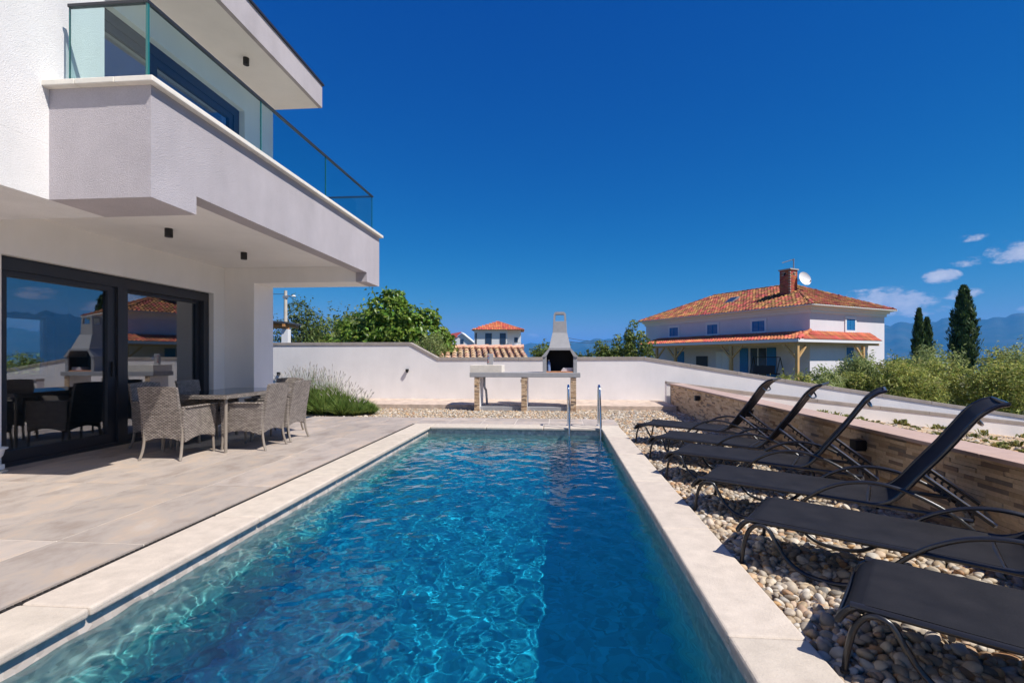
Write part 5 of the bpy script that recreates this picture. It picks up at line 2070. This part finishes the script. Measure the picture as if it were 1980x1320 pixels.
    MB().prism([(-2.5, -.6, z(2.60)), (.74, -.6, z(2.38)), (.74, -.6, z(2.44)), (-2.5, -.6, z(2.70))], (0, 1.1, 0)).build('roof', M['slate'], h)
    MB().bar((-2.5, -.35, z(2.47)), (.66, -.35, z(2.28)), .1, .16).build('beam', M['wood_orange'], h)
    for k in range(6):
        x = -2.2 + k * .55
        MB().box(x, x + .09, -.62, .45, z(2.49) - .068 * (x + 2.5), z(2.585) - .068 * (x + 2.59)).build('rafter', M['wood_orange'], h)
    for x in (-2.2, .56):
        MB().box(x - .11, x + .11, -.46, -.24, 0, z(2.20) if x > 0 else z(2.36)).build('post', M['white_paint'], h)
    MB().box(-2.2, .30, .5, .7, 0, z(1.55)).build('back_wall', M['concrete'], h)
    MB().box(-2.2, .30, .1, .49, 0, z(1.05)).build('bench', M['black'], h)


build_far_houses()


def build_poles():
    c = loc(-13.56, 28, -.4)
    t = empty('utility_pole', c, YAW, 'concrete utility pole with street lamp beyond the wall at far left', 'pole')
    MB().tube([(0, 0, 0), (0, 0, 5.5)], [.14, .085], 10).build('pole', M['pole_concrete'], t, smooth=True)
    MB().tube([(0, 0, 5.15), (.25, -.05, 5.2), (.42, -.05, 5.18)], .02, 6).build('lamp_arm', M['metal_grey'], t)
    MB().lathe([(.0, -.05), (.08, -.04), (.12, 0), (.08, .06), (.0, .08)], (.5, -.05, 5.16), 14).build('lamp_head', M['dish_white'], t, smooth=True)
    MB().box(-.12, .12, -.1, .1, 5.05, 5.2).build('insulator', M['metal_grey'], t)

    def cable(a, c, sag, r, lb):
        pts = []
        for k in range(21):
            s = k / 20
            p = a.lerp(c, s)
            p.z -= sag * 4 * s * (1 - s)
            pts.append(p[:])
        o = MB().tube(pts, r, 5).build('power_cable', M['cable'])
        tag(o, lb, 'cable', 'overhead power cables')
    top = loc(-13.56, 28, 4.9)
    cable(top, loc(-22, 24, 5.1), .2, .016, 'black overhead cable running left from the utility pole')
    cable(top, loc(-10, 45, 1.4), .4, .016, 'black overhead cable running down right from the utility pole')
    hub = loc(3.3, 40, 3.05)
    cable(hub, loc(10.6, 46, 3.2), .45, .018, 'upper dark cable from behind the barbecue chimney to the neighbour house')
    cable(hub + Vector((0, 0, -.35)), loc(10.6, 46, 3.1), .35, .018, 'lower dark cable from behind the barbecue chimney to the neighbour house')
    cable(hub + Vector((-.2, 0, -.1)), loc(.2, 60, .6), .5, .018, 'dark cable descending left behind the barbecue chimney')
    cable(hub + Vector((.1, 0, -.7)), loc(9, 60, .2), .2, .018, 'dark cable descending right behind the barbecue hood')
    p = empty('cable_mast', loc(3.05, 40, -.6), 0, 'thin grey cable mast hidden beside the barbecue chimney', 'mast')
    MB().tube([(0, 0, 0), (0, 0, 3.9)], .06, 8).build('mast_tube', M['metal_grey'], p)


build_poles()


# ================================================================== vegetation
def leaves(C, Nrm, size, aspect, rg, fold=.25, wild=.7):
    """one folded leaf per centre: 4 vertices, 2 triangles"""
    n = len(C)
    Nn = Nrm + rg.normal(0, wild, (n, 3))
    Nn /= np.linalg.norm(Nn, axis=1, keepdims=True) + 1e-9
    T = rg.normal(0, 1, (n, 3))
    T -= (T * Nn).sum(1, keepdims=True) * Nn
    T /= np.linalg.norm(T, axis=1, keepdims=True) + 1e-9
    B = np.cross(Nn, T)
    s = size[:, None]
    a, b = C - T * s, C + T * s
    m = C + Nn * s * fold * .0
    l_ = m + B * s * aspect + Nn * s * fold
    r_ = m - B * s * aspect + Nn * s * fold
    V = np.stack([a, l_, b, r_], 1).reshape(-1, 3)
    i = np.arange(n) * 4
    F = np.concatenate([np.stack([i, i + 1, i + 2], -1), np.stack([i, i + 2, i + 3], -1)], 0)
    return V, F


def crown_points(blobs, n, rg, shell=.35):
    """blobs: (x,y,z,rx,ry,rz); points in the outer shell of each lobe"""
    w = np.array([b[3] * b[4] + b[4] * b[5] + b[3] * b[5] for b in blobs])
    k = rg.choice(len(blobs), n, p=w / w.sum())
    B = np.array(blobs)[k]
    d = rg.normal(0, 1, (n, 3))
    d /= np.linalg.norm(d, axis=1, keepdims=True)
    rad = 1 - shell * rg.random(n) ** 1.5
    # lumpy surface
    rad *= 1 + .16 * np.sin(d[:, 0] * 5 + B[:, 0] * 9) * np.sin(d[:, 1] * 6 + B[:, 1] * 7) + .10 * np.sin(d[:, 2] * 9 + B[:, 2] * 11)
    P = B[:, :3] + d * B[:, 3:6] * rad[:, None]
    return P, d


def tree(name, base, label, cat, blobs, n, size, aspect, mat, seed, trunk_r=.1, limbs=6, group=None, fold=.25, wild=.7, twigs=0, trunk_top=None):
    rg = np.random.default_rng(seed)
    t = empty(name, base, 0, label, cat, group)
    P, d = crown_points(blobs, n, rg)
    keep = P[:, 2] > .05
    P, d = P[keep], d[keep]
    d = d + np.array([0, 0, .35])
    if twigs:
        # protruding shoots that break the outline
        tp, td = [], []
        for _ in range(twigs):
            b = blobs[rg.integers(len(blobs))]
            dr = rg.normal(0, 1, 3)
            dr[2] = abs(dr[2]) * 1.1
            dr /= np.linalg.norm(dr)
            st = np.array(b[:3]) + dr * np.array(b[3:6]) * .9
            ln = rg.uniform(.15, .4) * min(b[3:6])
            gr = dr * .6 + np.array([0, 0, .6])
            for q in range(9):
                tp.append(st + gr * ln * q / 4 + rg.normal(0, size * .8, 3))
                td.append(dr)
        P = np.concatenate([P, np.array(tp)])
        d = np.concatenate([d, np.array(td)])
    V, F = leaves(P, d, size * rg.uniform(.6, 1.3, len(P)), aspect, rg, fold, wild)
    new_obj('crown', np_mesh('crown', V, F), mat, t)
    zc = np.mean([b[2] for b in blobs])
    top = trunk_top if trunk_top else zc
    tr = MB().tube([(0, 0, -.3), (.03, .02, top * .3), (-.02, .03, top * .65), (0, 0, top)], [trunk_r * 1.3, trunk_r, trunk_r * .8, trunk_r * .5], 8, smooth_steps=3)
    trunk = tr.build('trunk', M['bark'], t, smooth=True)
    for k in range(min(limbs, len(blobs))):
        b = blobs[k]
        s = top * (.35 + .4 * (k / max(1, limbs)))
        MB().tube([(0, 0, s), (b[0] * .5, b[1] * .5, s + (b[2] - s) * .6), (b[0], b[1], b[2] + b[5] * .4)], [trunk_r * .55, trunk_r * .35, trunk_r * .15], 6, smooth_steps=3).build('limb', M['bark'], trunk, smooth=True)
    return t


def build_trees():
    # fig tree behind the wall
    f = [(-1.9, 0, 1.75, .55, .6, .55), (-.55, .1, 2.6, .8, .7, .7), (1.7, 0, 1.9, .6, .6, .6), (.0, 0, 2.3, 1.0, .9, .9), (-.15, 0, 3.15, .75, .7, .75), (1.0, .1, 2.35, .85, .8, .85), (1.35, 0, 1.6, .8, .8, .7), (-1.0, 0, 2.1, .75, .7, .65), (-1.45, .1, 1.45, .65, .7, .6), (.55, -.2, 2.95, .5, .5, .5), (-1.65, 0, 2.6, .28, .3, .28), (1.3, .1, 2.95, .42, .4, .36), (.35, -.3, 1.4, 1.3, .8, .7), (-.55, -.25, 1.6, .9, .8, .7), (.1, 0, 3.65, .4, .4, .35), (1.85, 0, 2.25, .3, .3, .35)]
    tree('fig_tree', loc(-4.55, 17.2, -.35), 'broad bright green fig tree behind the garden wall', 'tree', f, 13500, .088, .6, M['fig_leaf'], 31, .16, 9, wild=.55, twigs=60)
    # mixed trees further left
    T = [(-8.6, 26, 3.3, 2.3, M['tree_leaf'], 'green leafy tree left of the fig tree, behind the garden shelter'),
         (-11.2, 30, 4.1, 2.3, M['tree_leaf'], 'tall grey-green tree between the pole and the fig tree'),
         (-10.0, 34, 4.2, 2.6, M['light_leaf'], 'yellow-green rounded tree far behind the wall, left of the fig'),
         (-15.0, 33, 5.2, 1.8, M['dark_leaf'], 'dark pointed tree beside the utility pole at far left'),
         (-7.3, 23, 2.7, 1.6, M['olive_leaf'], 'small pale tree just left of the fig tree')]
    for k, (r_, d, hh, w, mt, lb) in enumerate(T):
        rg = np.random.default_rng(60 + k)
        b = [(rg.normal(0, w * .35), rg.normal(0, w * .3), hh * (.45 + .5 * rg.random()), w * rg.uniform(.35, .6), w * .5, w * rg.uniform(.3, .5)) for _ in range(9)]
        b += [(0, 0, hh * .55, w * .75, w * .7, hh * .38)]
        tree('leafy_tree', loc(r_, d, -.4), lb, 'tree', b, 4200, .10, .5, mt, 70 + k, .13, 5, 'trees beyond the wall', twigs=70)
    tree('laurel_bush', Vector((-14.6, 12.0, -.35)), 'light green bush behind the villa, glimpsed through its glass door and rear window', 'bush', [(0, 0, .7, 1.0, 1.0, .6), (.5, .6, 1.0, .7, .7, .5), (-.4, -.6, .9, .8, .8, .6), (.2, .1, 1.3, .6, .6, .4)], 2500, .09, .5, M['light_leaf'], 88, .06, 3)
    # olive-like sapling over the tiled outbuilding
    b = [(rg.normal(0, .22), rg.normal(0, .2), .9 + .75 * rg.random(), .3, .3, .28) for _ in range(8)]
    tree('olive_sapling', loc(-2.66, 14.6, .15), 'wispy grey-green sapling leaning over the tiled outbuilding roof', 'tree', b, 1500, .045, .22, M['olive_leaf'], 91, .03, 4, twigs=60)
    # bushes and fruit trees behind the barbecue
    for k, (r_, d, hh, w, mt, lb) in enumerate([(1.0, 21, 1.95, .95, M['tree_leaf'], 'round green bush left of the barbecue hood, behind the wall'), (3.0, 23, 1.75, .9, M['dark_leaf'], 'dark green bush right of the barbecue hood, behind the wall')]):
        b = [(rg.normal(0, w * .5), 0, hh * rg.uniform(.5, .9), w * .5, w * .5, w * .4) for _ in range(7)]
        tree('round_bush', loc(r_, d, -.3), lb, 'bush', b, 2600, .06, .5, mt, 95 + k, .05, 4, 'bushes behind the wall', twigs=40)
    for k, (r_, d, hh, lb) in enumerate([(3.75, 21, 2.75, 'slender young fruit tree, leftmost of those between barbecue and neighbour house'), (4.75, 21, 2.75, 'slender young fruit tree, second right of the barbecue'), (5.25, 21.0, 3.15, 'tallest young fruit tree beside the left edge of the neighbour house'), (4.3, 22, 2.15, 'low leafy fruit tree behind the slender ones right of the barbecue')]):
        rg = np.random.default_rng(120 + k)
        b = []
        for q in range(5):
            x, y = rg.normal(0, .22), rg.normal(0, .25)
            top = hh * rg.uniform(.6, 1.0)
            for z in np.linspace(.7, top, 5):
                b.append((x + rg.normal(0, .05), y, z, .20, .20, .26))
        tree('fruit_tree', loc(r_, d, -.35), lb, 'tree', b, 2600, .06, .5, M['light_leaf'] if k % 2 else M['tree_leaf'], 130 + k, .04, 6, 'young fruit trees behind the wall', twigs=24)


build_trees()


def cypress(base, hh, w, seed, lb, stems=1):
    rg = np.random.default_rng(seed)
    t = empty('cypress_tree', base, 0, lb, 'tree', 'cypress trees')
    Ps, Ds = [], []
    for st in range(stems):
        ox = (st - (stems - 1) / 2) * w * .75
        H = hh * (1 - .10 * (st % 2)) * (1 if stems == 1 else rg.uniform(.86, 1.0))
        n = 9500 // stems
        s = rg.random(n)
        z = H * (.02 + .98 * s)
        prof = np.clip(np.sin(np.pi * np.clip(s * .86 + .10, 0, 1)) ** .75, .02, 1) * (1 - .35 * s)
        a = rg.uniform(0, 6.283, n)
        lump = 1 + .22 * np.sin(a * 5 + z * 3.0) + .16 * np.sin(a * 9 - z * 7) + .12 * np.sin(a * 3 + z * 9)
        r = w * .62 * prof * lump * (1 - .35 * rg.random(n) ** 2)
        Ps.append(np.stack([ox + r * np.cos(a), r * np.sin(a), z], -1))
        Ds.append(np.stack([np.cos(a), np.sin(a), .5 + 0 * a], -1))
        MB().tube([(ox * .3, 0, -.3), (ox, 0, H * .3), (ox, 0, H * .8)], [.14, .10, .03], 7).build('trunk', M['bark'], t, smooth=True)
    P, d = np.concatenate(Ps), np.concatenate(Ds)
    n = len(P)
    # upward sprays: long narrow leaves pointing up
    T = np.array([0, 0, 1.0]) + rg.normal(0, .35, (n, 3)) + d * .35
    T /= np.linalg.norm(T, axis=1, keepdims=True)
    B = np.cross(T, d)
    B /= np.linalg.norm(B, axis=1, keepdims=True) + 1e-9
    s = (.16 * rg.uniform(.6, 1.4, n) * hh / 7.0)[:, None]
    V = np.stack([P - T * s, P + B * s * .32, P + T * s, P - B * s * .32], 1).reshape(-1, 3)
    i = np.arange(n) * 4
    F = np.concatenate([np.stack([i, i + 1, i + 2], -1), np.stack([i, i + 2, i + 3], -1)], 0)
    new_obj('crown', np_mesh('crown', V, F), M['cypress_leaf'], t)


cypress(loc(45.0, 49, -1.0), 9.45, 1.95, 201, 'tall single cypress tree at the right, taller of the two')
cypress(loc(39.2, 47, -1.2), 7.9, .98, 202, 'narrow twin-stemmed cypress tree, shorter, right of the neighbour house', 2)


def shrub(base, w, hh, seed, mat, lb, n=8000, leaf=.062):
    rg = np.random.default_rng(seed)
    b = []
    for _ in range(15):
        a = rg.uniform(0, 6.28)
        r_ = w * .62 * math.sqrt(rg.random())
        b.append((r_ * math.cos(a), r_ * math.sin(a) * .8, hh * rg.uniform(.18, .8), w * rg.uniform(.25, .45), w * .36, hh * rg.uniform(.2, .34)))
    return tree('hedge_shrub', base, lb, 'shrub', b, n, leaf, .3, mat, seed + 500, .04, 4, 'pale shrubs behind the sloping wall', twigs=110, wild=.9)


def build_shrubs():
    S_ = [(8.9, 15.8, .9, 1.15, 'shrub_leaf', 'small silvery shrub leftmost of the hedge, before the neighbour verandah corner'),
          (10.4, 16.2, 1.1, 1.35, 'olive_leaf', 'grey-green shrub in front of the neighbour blue door'),
          (11.6, 17.0, 1.0, 1.25, 'shrub_leaf', 'low pale shrub right of the neighbour blue door'),
          (12.6, 15.9, 1.4, 1.7, 'shrub_leaf', 'yellow-green bushy shrub below the twin cypress'),
          (14.2, 16.6, 1.5, 1.9, 'shrub_leaf', 'full pale green shrub between the two cypress trees'),
          (15.6, 16.0, 1.5, 1.85, 'shrub_leaf', 'full yellowish shrub below the tall cypress'),
          (17.3, 16.4, 1.5, 2.05, 'olive_leaf', 'grey-green shrub right of the tall cypress'),
          (18.6, 15.4, 1.4, 2.1, 'shrub_leaf', 'tall pale shrub cut by the right picture edge'),
          (20.2, 16.2, 1.5, 2.2, 'olive_leaf', 'grey-green shrub just beyond the right picture edge'),
          (18.0, 17.6, 1.3, 2.1, 'shrub_leaf', 'pale shrub behind the wall close to the right picture edge'),
          (16.4, 19.0, 1.3, 2.2, 'olive_leaf', 'taller silvery shrub rising behind the hedge at right'),
          (13.1, 18.6, 1.2, 1.9, 'olive_leaf', 'silvery shrub rising behind the hedge near the twin cypress')]
    for k, (r_, d, w, hh, mt, lb) in enumerate(S_):
        zb = -.75
        shrub(loc(r_, d, zb), w, hh * .98 + .15, 300 + k, M[mt], lb)
    t = [(.0, 0, 1.4, .5, .5, .4), (.3, 0, 1.0, .5, .5, .4), (-.3, 0, 1.2, .4, .4, .35)]
    tree('palm_bush', loc(22.8, 29, -.6), 'small bright green bush beside the twin cypress', 'bush', t, 1500, .09, .3, M['light_leaf'], 420, .06, 3, twigs=30)


build_shrubs()


def build_lavender():
    rg = np.random.default_rng(77)
    c = Vector((-5.22, 10.55, GZ))
    t = empty('lavender_bush', c, 0, 'big green lavender bush with grey flower spikes by the house corner', 'bush')
    n = 14000
    # several clumps grown together, tallest by the house
    cl = [(-.75, .05, .70, .36), (-.35, -.1, .76, .38), (.0, .15, .70, .36), (.05, -.25, .55, .32), (.42, -.05, .50, .34), (.75, .08, .38, .30), (-.6, -.35, .5, .3), (.5, -.35, .40, .3), (.98, -.05, .26, .22), (.8, -.3, .26, .22)]
    k = rg.integers(0, len(cl), n)
    C = np.array(cl)[k]
    a = rg.uniform(0, 6.283, n)
    q = np.sqrt(rg.random(n))
    p0 = np.stack([C[:, 0] + .35 * C[:, 3] * q * np.cos(a), C[:, 1] + .35 * C[:, 3] * q * np.sin(a), np.zeros(n)], -1)
    out = C[:, 3] * q * rg.uniform(.7, 1.25, n)
    ht = C[:, 2] * (1 - .55 * q ** 2) * rg.uniform(.6, 1.1, n)
    d = np.stack([np.cos(a), np.sin(a), np.zeros(n)], -1) + rg.normal(0, .18, (n, 3)) * np.array([1, 1, 0])
    p1 = p0 + d * (out * .45)[:, None] + np.stack([0 * a, 0 * a, ht * .6], -1)
    p2 = p0 + d * out[:, None] + np.stack([0 * a, 0 * a, ht], -1)
    ang = rg.uniform(0, 6.283, n)
    wv = np.stack([np.cos(ang), np.sin(ang), np.zeros(n)], -1) * .0065
    V = np.stack([p0 - wv, p0 + wv, p1 + wv * 1.2, p1 - wv * 1.2, p2], 1).reshape(-1, 3)
    i = np.arange(n) * 5
    F = np.concatenate([np.stack([i, i + 1, i + 2], -1), np.stack([i, i + 2, i + 3], -1), np.stack([i + 3, i + 2, i + 4], -1)])
    tag(new_obj('foliage', np_mesh('foliage', V, F), M['lavender_leaf'], t), kind='stuff')
    # flower stalks fan out above the clumps
    mb, ms = MB(), MB()
    for _ in range(430):
        x0, y0, hh, rr = cl[int(rg.choice(len(cl), p=[.17, .19, .15, .13, .12, .06, .08, .06, .02, .02]))]
        a = rg.uniform(0, 6.283)
        q = math.sqrt(rg.random())
        u = Vector((x0 + .5 * rr * q * math.cos(a), y0 + .5 * rr * q * math.sin(a), hh * .5))
        v = u + Vector((rr * q * math.cos(a) * .8 - .03, rr * q * math.sin(a) * .7, (hh * (.95 - .3 * q)) * rg.uniform(.6, 1.15)))
        ms.tube([u, u.lerp(v, .5) + Vector((0, 0, .02)), v], .002, 3, cap=False)
        dn = (v - u).normalized()
        mb.tube([v - dn * .012, v + dn * .016, v + dn * .04, v + dn * .06], [.003, .0075, .006, .0015], 5)
    tag(ms.build('stalks', M['lavender_leaf'], t), kind='stuff')
    tag(mb.build('flower_spikes', M['lavender_spike'], t), kind='stuff')


build_lavender()


# ================================================================== haze over the whole place
def build_haze():
    m = bpy.data.materials.new('haze')
    m.use_nodes = True
    nt = m.node_tree
    nt.nodes.remove(nt.nodes['Principled BSDF'])
    pv = nt.nodes.new('ShaderNodeVolumePrincipled')
    pv.inputs['Color'].default_value = (.07, .46, 1.0, 1)
    pv.inputs['Density'].default_value = .000075
    pv.inputs['Anisotropy'].default_value = 0.0
    LK(nt, pv.outputs[0], nt.nodes['Material Output'].inputs['Volume'])
    a = 31000
    b = MB().box(-a, a, -a, a, -93.2, 960)
    tag(b.build('haze', m), kind='stuff')


build_haze()
